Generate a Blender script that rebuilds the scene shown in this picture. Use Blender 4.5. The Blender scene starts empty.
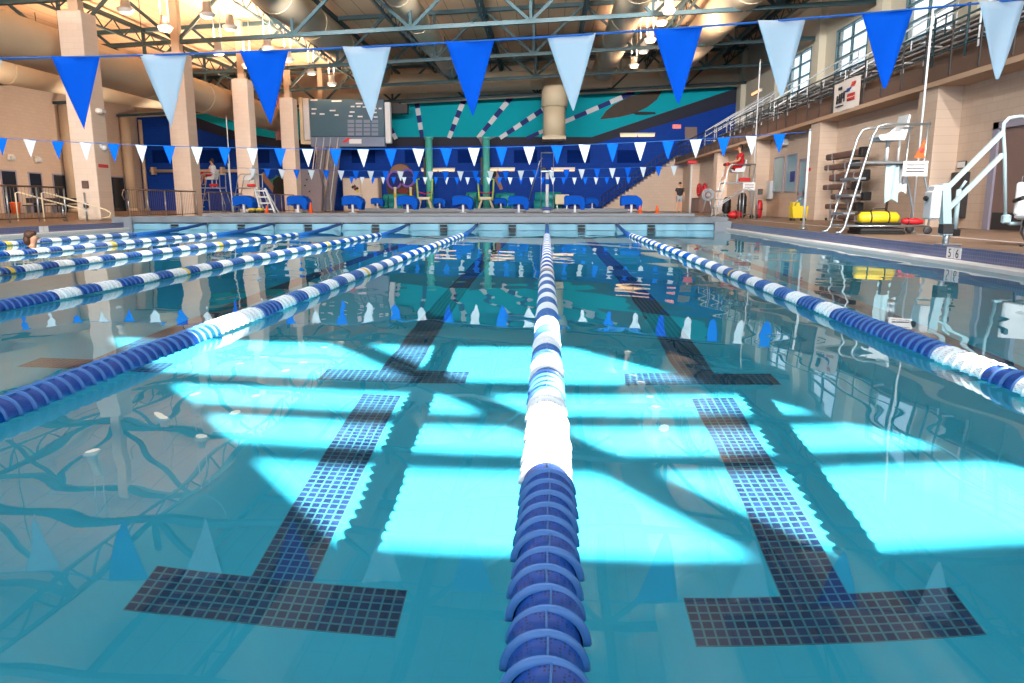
SUN_E, UP_E, FILL_E, SKY_E, ROOF_FILL, EXPO = 40.0, 800.0, 4000.0, 3.2, 0.24, 0.45
import bpy, bmesh, math, random
from mathutils import Vector, Matrix
random.seed(7)
S = bpy.context.scene
C = S.collection
PI = math.pi
# ------------------------------------------------------------------ camera model (1024x683 frame)
F = 740.0; TH = math.atan(138.5 / F); PS = math.atan(35 / F * math.cos(TH)); CH = 0.83
RV = Vector((math.cos(PS), math.sin(PS), 0))
FV = Vector((-math.sin(PS) * math.cos(TH), math.cos(PS) * math.cos(TH), -math.sin(TH)))
UV = Vector((-math.sin(PS) * math.sin(TH), math.cos(PS) * math.sin(TH), math.cos(TH)))
def P(px, py, X=None, Y=None, Z=None):
    """point of the place seen at a pixel, on the plane x=X, y=Y or z=Z"""
    d = FV + RV * ((px - 512) / F) - UV * ((py - 341.5) / F)
    t = X / d.x if X is not None else Y / d.y if Y is not None else (Z - CH) / d.z
    return Vector((0, 0, CH)) + d * t
# ------------------------------------------------------------------ materials
def lin(c):
    return tuple((v / 255 / 12.92 if v / 255 <= .04045 else ((v / 255 + .055) / 1.055) ** 2.4) for v in c)
def new_mat(n):
    m = bpy.data.materials.new(n); m.use_nodes = True
    nt = m.node_tree; return m, nt, nt.nodes, nt.links, nt.nodes['Principled BSDF']
def mat(n, col, rough=.6, metal=0., noise=(6., .06), bump=None, spec=.5, emit=None, coords='Object'):
    m, nt, N, L, b = new_mat(n)
    c = lin(col)
    b.inputs['Roughness'].default_value = rough; b.inputs['Metallic'].default_value = metal
    b.inputs['Specular IOR Level'].default_value = spec
    tc = N.new('ShaderNodeTexCoord')
    nz = N.new('ShaderNodeTexNoise'); nz.inputs['Scale'].default_value = noise[0]; nz.inputs['Detail'].default_value = 4
    L.new(tc.outputs[coords], nz.inputs['Vector'])
    mx = N.new('ShaderNodeMix'); mx.data_type = 'RGBA'
    a = noise[1]
    mx.inputs[6].default_value = (*[max(0, v * (1 - a)) for v in c], 1)
    mx.inputs[7].default_value = (*[min(1, v * (1 + a)) for v in c], 1)
    L.new(nz.outputs[0], mx.inputs[0]); L.new(mx.outputs[2], b.inputs['Base Color'])
    if bump:
        bz = N.new('ShaderNodeTexNoise'); bz.inputs['Scale'].default_value = bump[0]
        L.new(tc.outputs[coords], bz.inputs['Vector'])
        bp = N.new('ShaderNodeBump'); bp.inputs['Strength'].default_value = bump[1]; bp.inputs['Distance'].default_value = .02
        L.new(bz.outputs[0], bp.inputs['Height']); L.new(bp.outputs[0], b.inputs['Normal'])
    if emit:
        b.inputs['Emission Color'].default_value = (*lin(emit[0]), 1); b.inputs['Emission Strength'].default_value = emit[1]
    return m
def mat_grid(n, c1, c2, grout, w, h, mortar, axes='xy', offset=0., rough=.5, shift=(0, 0), bump=.0):
    """blocks / tiles from the brick texture laid out in world metres"""
    m, nt, N, L, b = new_mat(n)
    g = N.new('ShaderNodeNewGeometry'); sp = N.new('ShaderNodeSeparateXYZ'); cb = N.new('ShaderNodeCombineXYZ')
    L.new(g.outputs['Position'], sp.inputs[0])
    for i, a in enumerate(axes):
        ad = N.new('ShaderNodeMath'); ad.operation = 'ADD'; ad.inputs[1].default_value = shift[i]
        L.new(sp.outputs['xyz'.index(a)], ad.inputs[0]); L.new(ad.outputs[0], cb.inputs[i])
    br = N.new('ShaderNodeTexBrick'); br.offset = offset; br.squash = 1
    br.inputs['Scale'].default_value = 1; br.inputs['Brick Width'].default_value = w; br.inputs['Row Height'].default_value = h
    br.inputs['Mortar Size'].default_value = mortar; br.inputs['Mortar Smooth'].default_value = .1
    br.inputs['Color1'].default_value = (*lin(c1), 1); br.inputs['Color2'].default_value = (*lin(c2), 1); br.inputs['Mortar'].default_value = (*lin(grout), 1)
    L.new(cb.outputs[0], br.inputs['Vector']); L.new(br.outputs['Color'], b.inputs['Base Color'])
    b.inputs['Roughness'].default_value = rough; b.inputs['Specular IOR Level'].default_value = .5 if rough < .5 else .2
    if bump:
        bp = N.new('ShaderNodeBump'); bp.inputs['Strength'].default_value = bump; bp.inputs['Distance'].default_value = .01; bp.invert = True
        L.new(br.outputs['Fac'], bp.inputs['Height']); L.new(bp.outputs[0], b.inputs['Normal'])
    return m
M = {}
M['block_x'] = mat_grid('painted_block_side', (204, 182, 164), (208, 187, 169), (192, 170, 152), .41, .205, .006, 'yz', .5, .75, bump=.15)
M['block_y'] = mat_grid('painted_block_front', (204, 182, 164), (208, 187, 169), (192, 170, 152), .41, .205, .006, 'xz', .5, .75, bump=.15)
M['plaster'] = mat('plaster', (196, 190, 172), .85, noise=(1.2, .04))
M['plaster_tan'] = mat('plaster_tan', (205, 180, 155), .85, noise=(1.2, .05))
M['column'] = mat_grid('column_block', (222, 202, 184), (226, 206, 189), (213, 193, 175), .41, .205, .005, 'xz', .5, .8)
M['roof'] = mat_grid('roof_deck_metal', (216, 180, 146), (210, 174, 140), (152, 124, 98), 6.0, .9, .02, 'yx', .5, .7)
M['steel'] = mat('truss_paint', (50, 72, 78), .55, noise=(2, .12), spec=.3)
M['steel_tan'] = mat('post_paint', (205, 180, 152), .6)
M['duct'] = mat('duct_skin', (196, 178, 150), .55, noise=(.8, .07), bump=(3, .05))
M['deck'] = mat_grid('deck_tile', (134, 110, 92), (124, 102, 86), (104, 88, 76), .3, .3, .006, 'xy', 0, .45)
M['far_deck'] = mat('far_deck_tile', (128, 116, 110), .5)
M['pool_floor'] = mat('pool_plaster', (46, 176, 210), .9, noise=(3, .05))
M['pool_wall'] = mat('pool_wall_plaster', (60, 170, 195), .9, noise=(3, .05))
M['mosaic'] = mat_grid('navy_mosaic', (24, 42, 82), (36, 62, 108), (64, 128, 146), .0425, .0425, .0045, 'xy', 0, .3)
M['rim_mosaic'] = mat_grid('rim_mosaic', (78, 92, 138), (100, 98, 136), (122, 124, 146), .05, .05, .005, 'yz', 0, .3)
M['white_coping'] = mat('white_coping', (222, 222, 224), .5)
M['blue_wall'] = mat_grid('mural_blue_block', (6, 62, 158), (5, 58, 150), (4, 50, 136), .41, .205, .006, 'xz', .5, .7)
M['teal'] = mat('mural_teal', (0, 160, 176), .8, spec=.2, noise=(.5, .05))
M['navy'] = mat('mural_navy', (22, 24, 46), .7, noise=(.5, .1))
M['mural_dark_blue'] = mat('mural_rope_blue', (16, 30, 110), .7)
M['mural_white'] = mat('mural_white', (206, 208, 214), .7)
M['mural_brown'] = mat('mural_brown', (62, 48, 38), .7, noise=(3, .25))
M['mural_tan'] = mat('mural_skin', (150, 112, 88), .7, noise=(3, .1))
M['mural_black'] = mat('mural_black', (14, 14, 18), .7)
M['mural_purple'] = mat('mural_purple', (128, 88, 170), .7)
M['mural_green'] = mat('mural_green', (40, 120, 100), .7)
M['mural_red'] = mat('mural_red', (120, 40, 40), .7)
M['vent'] = mat('vent_paint', (2, 38, 112), .8, spec=.1)
M['bulkhead'] = mat('bulkhead_panel', (128, 180, 204), .4, noise=(1.5, .05))
M['bulkhead_top'] = mat('bulkhead_top', (124, 132, 142), .55, noise=(4, .06))
M['black'] = mat('black_plastic', (18, 19, 22), .5)
M['dark'] = mat('dark_grey', (52, 50, 52), .6)
M['cloth_blue'] = mat('blue_cover', (0, 80, 186), .8, spec=.15, noise=(5, .12), bump=(8, .25))
M['pennant_blue'] = mat('pennant_blue', (0, 98, 226), .85, noise=(9, .05), spec=.15)
M['pennant_white'] = mat('pennant_white', (198, 216, 228), .55, noise=(5, .05))
M['cord_blue'] = mat('cord_blue', (20, 100, 190), .6)
M['rope_blue'] = mat('float_blue', (0, 84, 180), .4, spec=.3, noise=(14, .12))
M['rope_white'] = mat('float_white', (226, 236, 242), .4, noise=(10, .05))
M['rope_yellow'] = mat('float_yellow', (214, 190, 80), .45)
M['rim_blue_sheen'] = mat('float_rim_blue_sheen', (58, 110, 176), .35, noise=(14, .1))  # rim lighter than the drum, painting in its edge sheen
M['metal'] = mat('brushed_steel', (176, 184, 190), .32, .85, noise=(12, .08))
M['alu'] = mat('bench_aluminium', (196, 198, 202), .35, .6, noise=(4, .06))
M['rail_bronze'] = mat('rail_bronze', (120, 100, 88), .45, .4)
M['white'] = mat('white_plastic', (206, 210, 214), .45)
M['lift_white'] = mat('lift_powder_coat', (172, 198, 206), .4)
M['cream'] = mat('cream_plastic', (222, 208, 176), .55)
M['red'] = mat('red_vinyl', (190, 24, 34), .5)
M['orange'] = mat('orange_plastic', (236, 96, 34), .55)
M['yellow'] = mat('yellow_vinyl', (220, 190, 30), .5)
M['lime'] = mat('lime_tube', (170, 200, 70), .5)
M['teal_tube'] = mat('teal_vinyl', (28, 140, 142), .55, noise=(3, .15))
M['green_column'] = mat('green_column', (84, 182, 168), .5)
M['brown'] = mat('brown_board', (98, 76, 68), .55, noise=(5, .12))
M['fascia'] = mat('fascia_brown', (100, 78, 66), .7, noise=(2, .08))
M['ledge'] = mat('ledge_cream', (178, 150, 126), .8)
M['riser'] = mat('tier_brown', (92, 74, 64), .75, noise=(2, .1))
M['door'] = mat('door_paint', (128, 106, 100), .5)
M['door_frame'] = mat('door_frame_paint', (150, 146, 164), .5)
M['dark_glass'] = mat('dark_glass', (40, 46, 54), .12)
M['bright_glass'] = mat('office_glass', (150, 188, 196), .12, noise=(.8, .15))
M['skin'] = mat('skin', (198, 146, 116), .6)
M['hair'] = mat('hair_brown', (70, 42, 24), .6, noise=(20, .3), bump=(40, .4))
M['hair_dark'] = mat('hair_dark', (30, 22, 20), .6)
M['shirt_white'] = mat('shirt_white', (216, 216, 220), .85)
M['shirt_black'] = mat('shirt_black', (26, 26, 30), .85)
M['shirt_red'] = mat('shirt_red', (184, 26, 36), .85)
M['shorts_grey'] = mat('shorts_grey', (140, 144, 150), .85)
M['stone'] = mat('stair_grey', (128, 122, 130), .85, noise=(7, .12))
M['screen'] = mat('scoreboard_face', (64, 100, 122), .16, noise=(.4, .1))
M['screen_strip'] = mat('scoreboard_strip', (112, 130, 160), .3, noise=(.3, .2))
M['text_white'] = mat('lettering_white', (226, 230, 234), .6)
M['text_red'] = mat('lettering_red', (196, 58, 52), .6)
M['text_dark'] = mat('lettering_dark', (44, 40, 48), .6)
M['text_blue'] = mat('lettering_blue', (50, 66, 140), .6)
M['banner'] = mat('banner_cloth', (222, 212, 204), .7)
M['sign_white'] = mat('sign_white', (226, 226, 228), .6)
M['glow'] = mat('lamp_glow', (255, 205, 150), .5, emit=((255, 196, 140), 1.0))
M['exit_glow'] = mat('exit_glow', (240, 150, 140), .5, emit=((250, 120, 110), .5))
M['lamp_shell'] = mat('lamp_shell', (224, 218, 210), .4)
M['lens'] = mat('lamp_lens', (255, 240, 220), .4, emit=((255, 226, 190), 2.0))
M['window_frame'] = mat('window_frame', (96, 126, 134), .4)
M['window_jamb'] = mat('window_jamb', (226, 226, 220), .6)
def pane_mat():
    m, nt, N, L, b = new_mat('tinted_glazing'); N.remove(b)
    t = N.new('ShaderNodeBsdfTransparent'); t.inputs[0].default_value = (.64, .65, .655, 1)  # grey tint added to hold back the bright sky
    g = N.new('ShaderNodeBsdfGlossy'); g.inputs['Roughness'].default_value = .02
    mx = N.new('ShaderNodeMixShader'); o = N['Material Output']; mx.inputs[0].default_value = .05
    L.new(t.outputs[0], mx.inputs[1]); L.new(g.outputs[0], mx.inputs[2]); L.new(mx.outputs[0], o.inputs[0])
    return m
M['pane'] = pane_mat()
def water_mat():
    m, nt, N, L, b = new_mat('pool_water'); N.remove(b)
    g = N.new('ShaderNodeBsdfGlass'); g.inputs['IOR'].default_value = 1.333; g.inputs['Roughness'].default_value = 0
    g.inputs['Color'].default_value = (.93, .99, 1, 1)
    L.new(g.outputs[0], N['Material Output'].inputs[0]); return m
M['water'] = water_mat()
def perforated(n, col, rim):
    """moulded float: rows of small holes in the drum"""
    m, nt, N, L, b = new_mat(n)
    tc = N.new('ShaderNodeTexCoord'); vo = N.new('ShaderNodeTexVoronoi'); vo.inputs['Scale'].default_value = 120; vo.inputs['Randomness'].default_value = .2
    L.new(tc.outputs['Object'], vo.inputs['Vector'])
    rp = N.new('ShaderNodeValToRGB'); rp.color_ramp.elements[0].position = .26; rp.color_ramp.elements[1].position = .34
    rp.color_ramp.elements[0].color = (*[v * .18 for v in lin(col)], 1); rp.color_ramp.elements[1].color = (*lin(col), 1)
    L.new(vo.outputs['Distance'], rp.inputs[0]); L.new(rp.outputs[0], b.inputs['Base Color']); b.inputs['Roughness'].default_value = .4
    return m
M['drum_blue'] = perforated('float_drum_blue', (4, 64, 148), None)
M['drum_white'] = perforated('float_drum_white', (222, 232, 240), None)
# ------------------------------------------------------------------ mesh builder
class MB:
    def __init__(self): self.v = []; self.f = []; self.s = []; self.m = []; self.mi = 0
    def add(self, vs, fs, smooth=False):
        n = len(self.v); self.v += [tuple(v) for v in vs]
        for f in fs: self.f.append([i + n for i in f]); self.s.append(smooth); self.m.append(self.mi)
    def box(self, x0, x1, y0, y1, z0, z1):
        self.add([(x0, y0, z0), (x1, y0, z0), (x1, y1, z0), (x0, y1, z0), (x0, y0, z1), (x1, y0, z1), (x1, y1, z1), (x0, y1, z1)],
                 [(0, 3, 2, 1), (4, 5, 6, 7), (0, 1, 5, 4), (1, 2, 6, 5), (2, 3, 7, 6), (3, 0, 4, 7)]); return self
    def bbox(self, x0, x1, y0, y1, z0, z1, b=.01):
        """box with chamfered vertical and top edges"""
        b = min(b, (x1 - x0) / 3, (y1 - y0) / 3, (z1 - z0) / 3)
        def ring(z, k): return [(x0 + k + b, y0 + k, z), (x1 - k - b, y0 + k, z), (x1 - k, y0 + k + b, z), (x1 - k, y1 - k - b, z), (x1 - k - b, y1 - k, z), (x0 + k + b, y1 - k, z), (x0 + k, y1 - k - b, z), (x0 + k, y0 + k + b, z)]
        vs = ring(z0, b) + ring(z0 + b, 0) + ring(z1 - b, 0) + ring(z1, b)
        fs = [tuple(range(7, -1, -1)), tuple(range(24, 32))]
        for r in range(3):
            for i in range(8): j = (i + 1) % 8; fs.append((r * 8 + i, r * 8 + j, r * 8 + 8 + j, r * 8 + 8 + i))
        self.add(vs, fs); return self
    def bar(self, p, q, w, h, up=(0, 0, 1)):
        """rectangular bar from p to q, w wide (sideways), h high"""
        p = Vector(p); q = Vector(q); d = (q - p).normalized(); u = Vector(up)
        if abs(d.dot(u)) > .98: u = Vector((0, 1, 0))
        s = d.cross(u).normalized() * (w / 2); t = s.cross(d).normalized() * (h / 2)
        vs = [p - s - t, p + s - t, p + s + t, p - s + t, q - s - t, q + s - t, q + s + t, q - s + t]
        self.add(vs, [(0, 1, 2, 3), (7, 6, 5, 4), (0, 4, 5, 1), (1, 5, 6, 2), (2, 6, 7, 3), (3, 7, 4, 0)]); return self
    def tube(self, pts, r, n=8, cap=True):
        pts = [Vector(p) for p in pts]; k = len(pts); rs = r if isinstance(r, (list, tuple)) else [r] * k
        base = len(self.v); up = None
        for i, p in enumerate(pts):
            d = (pts[min(i + 1, k - 1)] - pts[max(i - 1, 0)]).normalized()
            if up is None:
                a = Vector((0, 0, 1)) if abs(d.z) < .9 else Vector((1, 0, 0)); up = (a - d * a.dot(d)).normalized()
            else: up = (up - d * up.dot(d)).normalized()
            s = d.cross(up)
            for j in range(n):
                t = 2 * PI * j / n; self.v.append(tuple(p + (up * math.cos(t) + s * math.sin(t)) * rs[i]))
        for i in range(k - 1):
            for j in range(n):
                a = base + i * n + j; b = base + i * n + (j + 1) % n
                self.f.append([a, a + n, b + n, b]); self.s.append(True); self.m.append(self.mi)
        if cap:
            self.f.append([base + j for j in range(n)]); self.f.append([base + (k - 1) * n + j for j in reversed(range(n))])
            self.s += [False, False]; self.m += [self.mi] * 2
        return self
    def lathe(self, prof, c=(0, 0, 0), axis='z', n=20, smooth=True):
        """prof: (radius, along)"""
        base = len(self.v); c = Vector(c)
        for r, h in prof:
            for j in range(n):
                t = 2 * PI * j / n; a = r * math.cos(t); b = r * math.sin(t)
                self.v.append(tuple(c + Vector({'z': (a, b, h), 'y': (b, h, a), 'x': (h, a, b)}[axis])))
        for i in range(len(prof) - 1):
            for j in range(n):
                a = base + i * n + j; b = base + i * n + (j + 1) % n
                self.f.append([a, b, b + n, a + n]); self.s.append(smooth); self.m.append(self.mi)
        self.f.append([base + j for j in reversed(range(n))]); self.f.append([base + (len(prof) - 1) * n + j for j in range(n)])
        self.s += [False, False]; self.m += [self.mi] * 2
        return self
    def prism(self, poly, d0, d1, plane='xz'):
        """poly of 2-D points swept between d0 and d1 along the missing axis"""
        def w(p, d): return {'xz': (p[0], d, p[1]), 'yz': (d, p[0], p[1]), 'xy': (p[0], p[1], d)}[plane]
        n = len(poly); self.add([w(p, d0) for p in poly] + [w(p, d1) for p in poly],
            [tuple(range(n)), tuple(reversed(range(n, 2 * n)))] + [(i, i + n, (i + 1) % n + n, (i + 1) % n) for i in range(n)]); return self
    def ball(self, c, r, n=12):
        c = Vector(c); r = r if isinstance(r, (tuple, list)) else (r, r, r); k = n // 2; base = len(self.v)
        for i in range(k + 1):
            a = PI * i / k
            for j in range(n):
                t = 2 * PI * j / n
                self.v.append((c.x + r[0] * math.sin(a) * math.cos(t), c.y + r[1] * math.sin(a) * math.sin(t), c.z + r[2] * math.cos(a)))
        for i in range(k):
            for j in range(n):
                a = base + i * n + j; b = base + i * n + (j + 1) % n
                self.f.append([a, a + n, b + n, b]); self.s.append(True); self.m.append(self.mi)
        return self
    def torus(self, c, R, r, axis='y', n=24, k=8, sc=(1, 1)):
        base = len(self.v); c = Vector(c)
        for i in range(n):
            t = 2 * PI * i / n
            for j in range(k):
                u = 2 * PI * j / k; q = R + r * math.cos(u); a = q * math.cos(t) * sc[0]; b = q * math.sin(t) * sc[1]; h = r * math.sin(u)
                self.v.append(tuple(c + Vector({'y': (a, h, b), 'x': (h, a, b), 'z': (a, b, h)}[axis])))
        for i in range(n):
            for j in range(k):
                self.f.append([base + i * k + j, base + ((i + 1) % n) * k + j, base + ((i + 1) % n) * k + (j + 1) % k, base + i * k + (j + 1) % k]); self.s.append(True); self.m.append(self.mi)
        return self
    def mesh(self, name, mats, off=(0, 0, 0)):
        me = bpy.data.meshes.new(name)
        me.from_pydata([(v[0] - off[0], v[1] - off[1], v[2] - off[2]) for v in self.v], [], self.f)
        for m in (mats if isinstance(mats, (list, tuple)) else [mats]): me.materials.append(M[m] if isinstance(m, str) else m)
        me.polygons.foreach_set('use_smooth', self.s); me.polygons.foreach_set('material_index', self.m)
        bm = bmesh.new(); bm.from_mesh(me); bmesh.ops.recalc_face_normals(bm, faces=bm.faces); bm.to_mesh(me); bm.free()
        me.update(); return me
    def build(self, name, mats, parent=None, local=False):
        """parent given: vertices are world metres (local=False) or already in the parent thing's own frame"""
        if parent is not None:
            off = (0, 0, 0) if local else WL[parent.name]
        else:
            xs = [v[0] for v in self.v]; ys = [v[1] for v in self.v]; zs = [v[2] for v in self.v]
            off = ((min(xs) + max(xs)) / 2, (min(ys) + max(ys)) / 2, min(zs))
        o = bpy.data.objects.new(name, self.mesh(name, mats, off)); C.objects.link(o)
        if parent is not None: o.parent = parent; WL[o.name] = off
        else: o.location = off; WL[o.name] = off
        return o
WL = {}
def tag(o, label=None, cat=None, group=None, kind=None):
    if label: o['label'] = label
    if cat: o['category'] = cat
    if group: o['group'] = group
    if kind: o['kind'] = kind
    return o
def thing(name, label, cat, loc=(0, 0, 0), rz=0, group=None, kind=None):
    o = bpy.data.objects.new(name, None); C.objects.link(o); o.location = loc; o.rotation_euler = (0, 0, rz)
    o.empty_display_size = .1
    WL[o.name] = tuple(loc); return tag(o, label, cat, group, kind)
def dup(root, loc, label=None, rz=None, group=None):
    def cp(o, par):
        c = o.copy(); C.objects.link(c); c.parent = par
        for ch in list(kids.get(o.name, [])): cp(ch, c)
        return c
    kids = {}
    for o in root.children_recursive: kids.setdefault(o.parent.name, []).append(o)
    r = cp(root, None); r.location = loc
    if rz is not None: r.rotation_euler = (0, 0, rz)
    if label: r['label'] = label
    if group: r['group'] = group
    WL[r.name] = tuple(loc); return r
def struct(name, mb, m, label, cat, parent=None):
    o = mb.build(name, m, parent); return tag(o, label, cat, kind='structure')
ORD = ['first', 'second', 'third', 'fourth', 'fifth', 'sixth', 'seventh', 'eighth', 'ninth', 'tenth', 'eleventh', 'twelfth']

def text_mesh(name, body, size, m, parent, loc, rot):
    """lettering as a real mesh"""
    cu = bpy.data.curves.new(name, 'FONT'); cu.body = body; cu.size = size; cu.align_x = 'CENTER'; cu.extrude = .001
    tmp = bpy.data.objects.new('tmp', cu); C.objects.link(tmp); bpy.context.view_layer.update()
    me = bpy.data.meshes.new_from_object(tmp.evaluated_get(bpy.context.evaluated_depsgraph_get()))
    bpy.data.objects.remove(tmp); bpy.data.curves.remove(cu)
    me.name = name; me.materials.clear(); me.materials.append(M[m])
    o = bpy.data.objects.new(name, me); C.objects.link(o); o.parent = parent; o.location = loc; o.rotation_euler = rot
    return o

def translucent_mat():
    m, nt, N, L, b = new_mat('roof_fill_panel'); N.remove(b)
    t = N.new('ShaderNodeBsdfTranslucent'); t.inputs[0].default_value = (ROOF_FILL, ROOF_FILL, ROOF_FILL * 1.02, 1)
    L.new(t.outputs[0], N['Material Output'].inputs[0]); return m
M['fill_panel'] = translucent_mat()
# ------------------------------------------------------------------ the setting
XL, XR = -13.2, 5.5            # pool sides
DZ = .23                       # deck height over the water
YB = 23.07                     # bulkhead face
YW = 59.0                      # far wall
DEPTH = 1.46
HXL, HXR = -32.3, 14.2         # hall side walls
def chord(x): return 8.67 + .0443 * x
def roofz(x): return chord(x) + 2.6
floor_ = struct('pool_floor', MB().box(XL - .2, XR + .2, -.3, 28.2, -DEPTH - .2, -DEPTH), 'pool_floor', 'pale aqua plaster floor of the pool under the water', 'pool floor')
floor_.cycles.is_caustics_receiver = True
def lane_mark(name, rects, lab):
    mb = MB()
    for x0, x1, y0, y1 in rects: mb.box(x0, x1, y0, y1, -DEPTH - .01, -DEPTH + .003)
    o = mb.build(name, 'mosaic', floor_); o.cycles.is_caustics_receiver = True; tag(o, lab); return o
TS = .0425
for k, lab in ((-5, 'far left lane'), (-4, 'fifth lane left'), (-3, 'fourth lane left'), (-2, 'second lane left of the central rope'), (-1, 'lane left of the central rope'), (0, 'lane right of the central rope'), (1, 'lane by the right deck')):
    if k < -5: continue
    xc = round((2.13 * (k + .5)) / TS) * TS
    hw = 3 * TS; cw = 12 * TS
    y0 = 58 * TS; y1 = y0 + 6 * TS; y2 = 109 * TS; y3 = 115 * TS; y4 = y3 + 6 * TS
    lane_mark('lane_mark', [(xc - cw, xc + cw, y0, y1), (xc - hw, xc + hw, y1, y2)], 'near dark tiled T mark, ' + lab)
    lane_mark('lane_mark', [(xc - cw, xc + cw, y3, y4), (xc - hw, xc + hw, y4, 21.2), (xc - cw, xc + cw, 21.2, 21.2 + 6 * TS)], 'long dark tiled lane line, ' + lab)
pw = []
for nm, b, lb in (('pool_wall', (XL - .25, XL, -.3, 48, -DEPTH, .0), 'left side wall of the pool below the water line'),
              ('pool_wall', (XR, XR + .12, -.3, 48, -DEPTH, .0), 'right side wall of the pool below the water line'),
              ('pool_wall', (XL - .25, XR + .2, -.35, -.1, -DEPTH, .2), 'near end wall of the pool under the camera')):
    o = struct(nm, MB().box(*b), 'pool_wall', lb, 'pool wall'); o.cycles.is_caustics_receiver = True
struct('pool_floor', MB().box(XL - .2, XR + .2, 28.2, 48.2, -2.4, -2.2), 'pool_floor', 'floor of the far pool beyond the bulkhead', 'pool floor')
# water of the near pool: gentle real ripples
def wave(x, y):
    z = 0
    for kx, ky, a, ph in WV: z += a * math.sin(kx * x + ky * y + ph)
    return z
random.seed(11)
WV = []
for i in range(16):
    lam = .28 * (1.22 ** i) if i < 11 else .45 + .12 * i
    th = random.uniform(0, 2 * PI); k = 2 * PI / lam
    WV.append((k * math.cos(th), k * math.sin(th), min(.0024, .0023 / k), random.uniform(0, 6.28)))
def water_mesh(x0, x1, y0, y1, near=True):
    ys = [y0]; 
    while ys[-1] < y1: ys.append(ys[-1] + (max(.045, .011 * ys[-1]) if near else .5))
    ys[-1] = y1
    nx = int((x1 - x0) / (.07 if near else 1.0)); vs = []; fs = []
    for y in ys:
        for i in range(nx + 1):
            x = x0 + (x1 - x0) * i / nx; vs.append((x, y, wave(x, y)))
    for j in range(len(ys) - 1):
        for i in range(nx): a = j * (nx + 1) + i; fs.append((a, a + 1, a + nx + 2, a + nx + 1))
    me = bpy.data.meshes.new('water'); me.from_pydata(vs, [], fs); me.materials.append(M['water'])
    me.polygons.foreach_set('use_smooth', [True] * len(fs)); me.update()
    o = bpy.data.objects.new('water', me); C.objects.link(o); return o
wa = tag(water_mesh(XL, XR, -.1, YB), 'clear turquoise water filling the near pool with the lane ropes', 'water', kind='structure')
wa.cycles.is_caustics_caster = True
tag(water_mesh(XL, XR, 24.3, 28.2, False), 'strip of water between the bulkhead and the block platform', 'water', kind='structure')
tag(water_mesh(XL, XR, 29.8, 48, False), 'water of the far pool beyond the starting blocks', 'water', kind='structure')
# decks, coping, tiled rims
struct('deck_floor', MB().box(XR + .12, HXR, -4, 59, -.1, DZ), 'deck', 'brown tiled pool deck along the right side', 'deck')
struct('deck_floor', MB().box(HXL, XL - .12, -4, 59, -.1, DZ), 'deck', 'brown tiled pool deck along the left side', 'deck')
struct('deck_floor', MB().box(XL - .12, XR + .12, 48, 59, -.1, DZ), 'far_deck', 'grey tiled deck at the far end', 'deck')
struct('deck_floor', MB().box(XL - .12, XR + .12, -4, -.35, -.1, DZ), 'deck', 'tiled deck behind the near end of the pool', 'deck')
struct('trim_1', MB().bbox(XR - .07, XR + .14, -.1, 48, -.03, .07, .02), 'white_coping', 'white gutter edge along the right side of the pool', 'pool edge')
struct('trim_2', MB().bbox(XL - .14, XL + .07, -.1, 48, -.03, .07, .02), 'white_coping', 'white gutter edge along the left side of the pool', 'pool edge')
struct('trim_3', MB().box(XR + .1, XR + .22, -.1, 48, .0, DZ + .004), 'rim_mosaic', 'violet blue mosaic rim under the right deck', 'tiled rim')
struct('trim_4', MB().box(XL - .22, XL - .1, -.1, 48, .0, DZ + .004), 'rim_mosaic', 'blue mosaic rim under the left deck', 'tiled rim')
struct('trim_5', MB().box(7.22, 7.28, -4, 50, DZ, DZ + .006), 'white_coping', 'thin pale drain strip along the right deck', 'drain')
# right wall: recessed bays between pilasters under the stand, clerestory above
RX, PX = 10.1, 9.5
struct('wall_right', MB().box(RX, RX + .2, -4, 59, DZ, 3.9), 'block_x', 'tan painted block wall under the spectator stand', 'wall')
for i, y in enumerate((11.4, 19.3, 27.2, 35.1, 43.0, 50.9)):
    struct('wall_pilaster', MB().box(PX, RX + .05, y, y + .95, DZ, 3.66), 'block_x', '%s tan block pilaster from the camera under the right stand' % ORD[i], 'pilaster')
struct('wall_fascia', MB().box(PX - .02, PX + .2, -4, 57, 3.74, 4.12), 'fascia', 'dark brown front edge of the spectator stand', 'fascia')
struct('stand_floor', MB().box(PX + .2, HXR, -4, 57, 3.9, 4.0), 'riser', 'floor slab of the spectator stand', 'floor')
struct('trim_6', MB().box(PX - .1, RX + .1, -4, 57, 3.62, 3.74), 'ledge', 'pale ledge below the brown front of the stand', 'ledge')
WIN_Y = (8.2, 15.5, 22.8, 30.15, 37.4, 44.7)
wz0, wz1 = 6.4, 9.15
mb = MB(); prev = -4
for y in WIN_Y:
    mb.box(HXR, HXR + .3, prev, y - 1.88, DZ, 12.8); mb.box(HXR, HXR + .3, y - 1.88, y + 1.88, DZ, wz0); mb.box(HXR, HXR + .3, y - 1.88, y + 1.88, wz1, 12.8); prev = y + 1.88
mb.box(HXR, HXR + .3, prev, YW, DZ, 12.8)
struct('wall_right', mb, 'plaster', 'pale upper wall with tall windows above the spectator stand', 'wall')
for i, y in enumerate((4.5, 11.85, 19.15, 26.5, 33.8, 41.05, 48.4, 56.6)):
    struct('wall_pilaster', MB().box(HXR - .35, HXR, y - .3, y + .3, 4, 12.6), 'plaster', 'pale upright rib of the upper right wall, %s from the camera' % ORD[i], 'pilaster')
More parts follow.
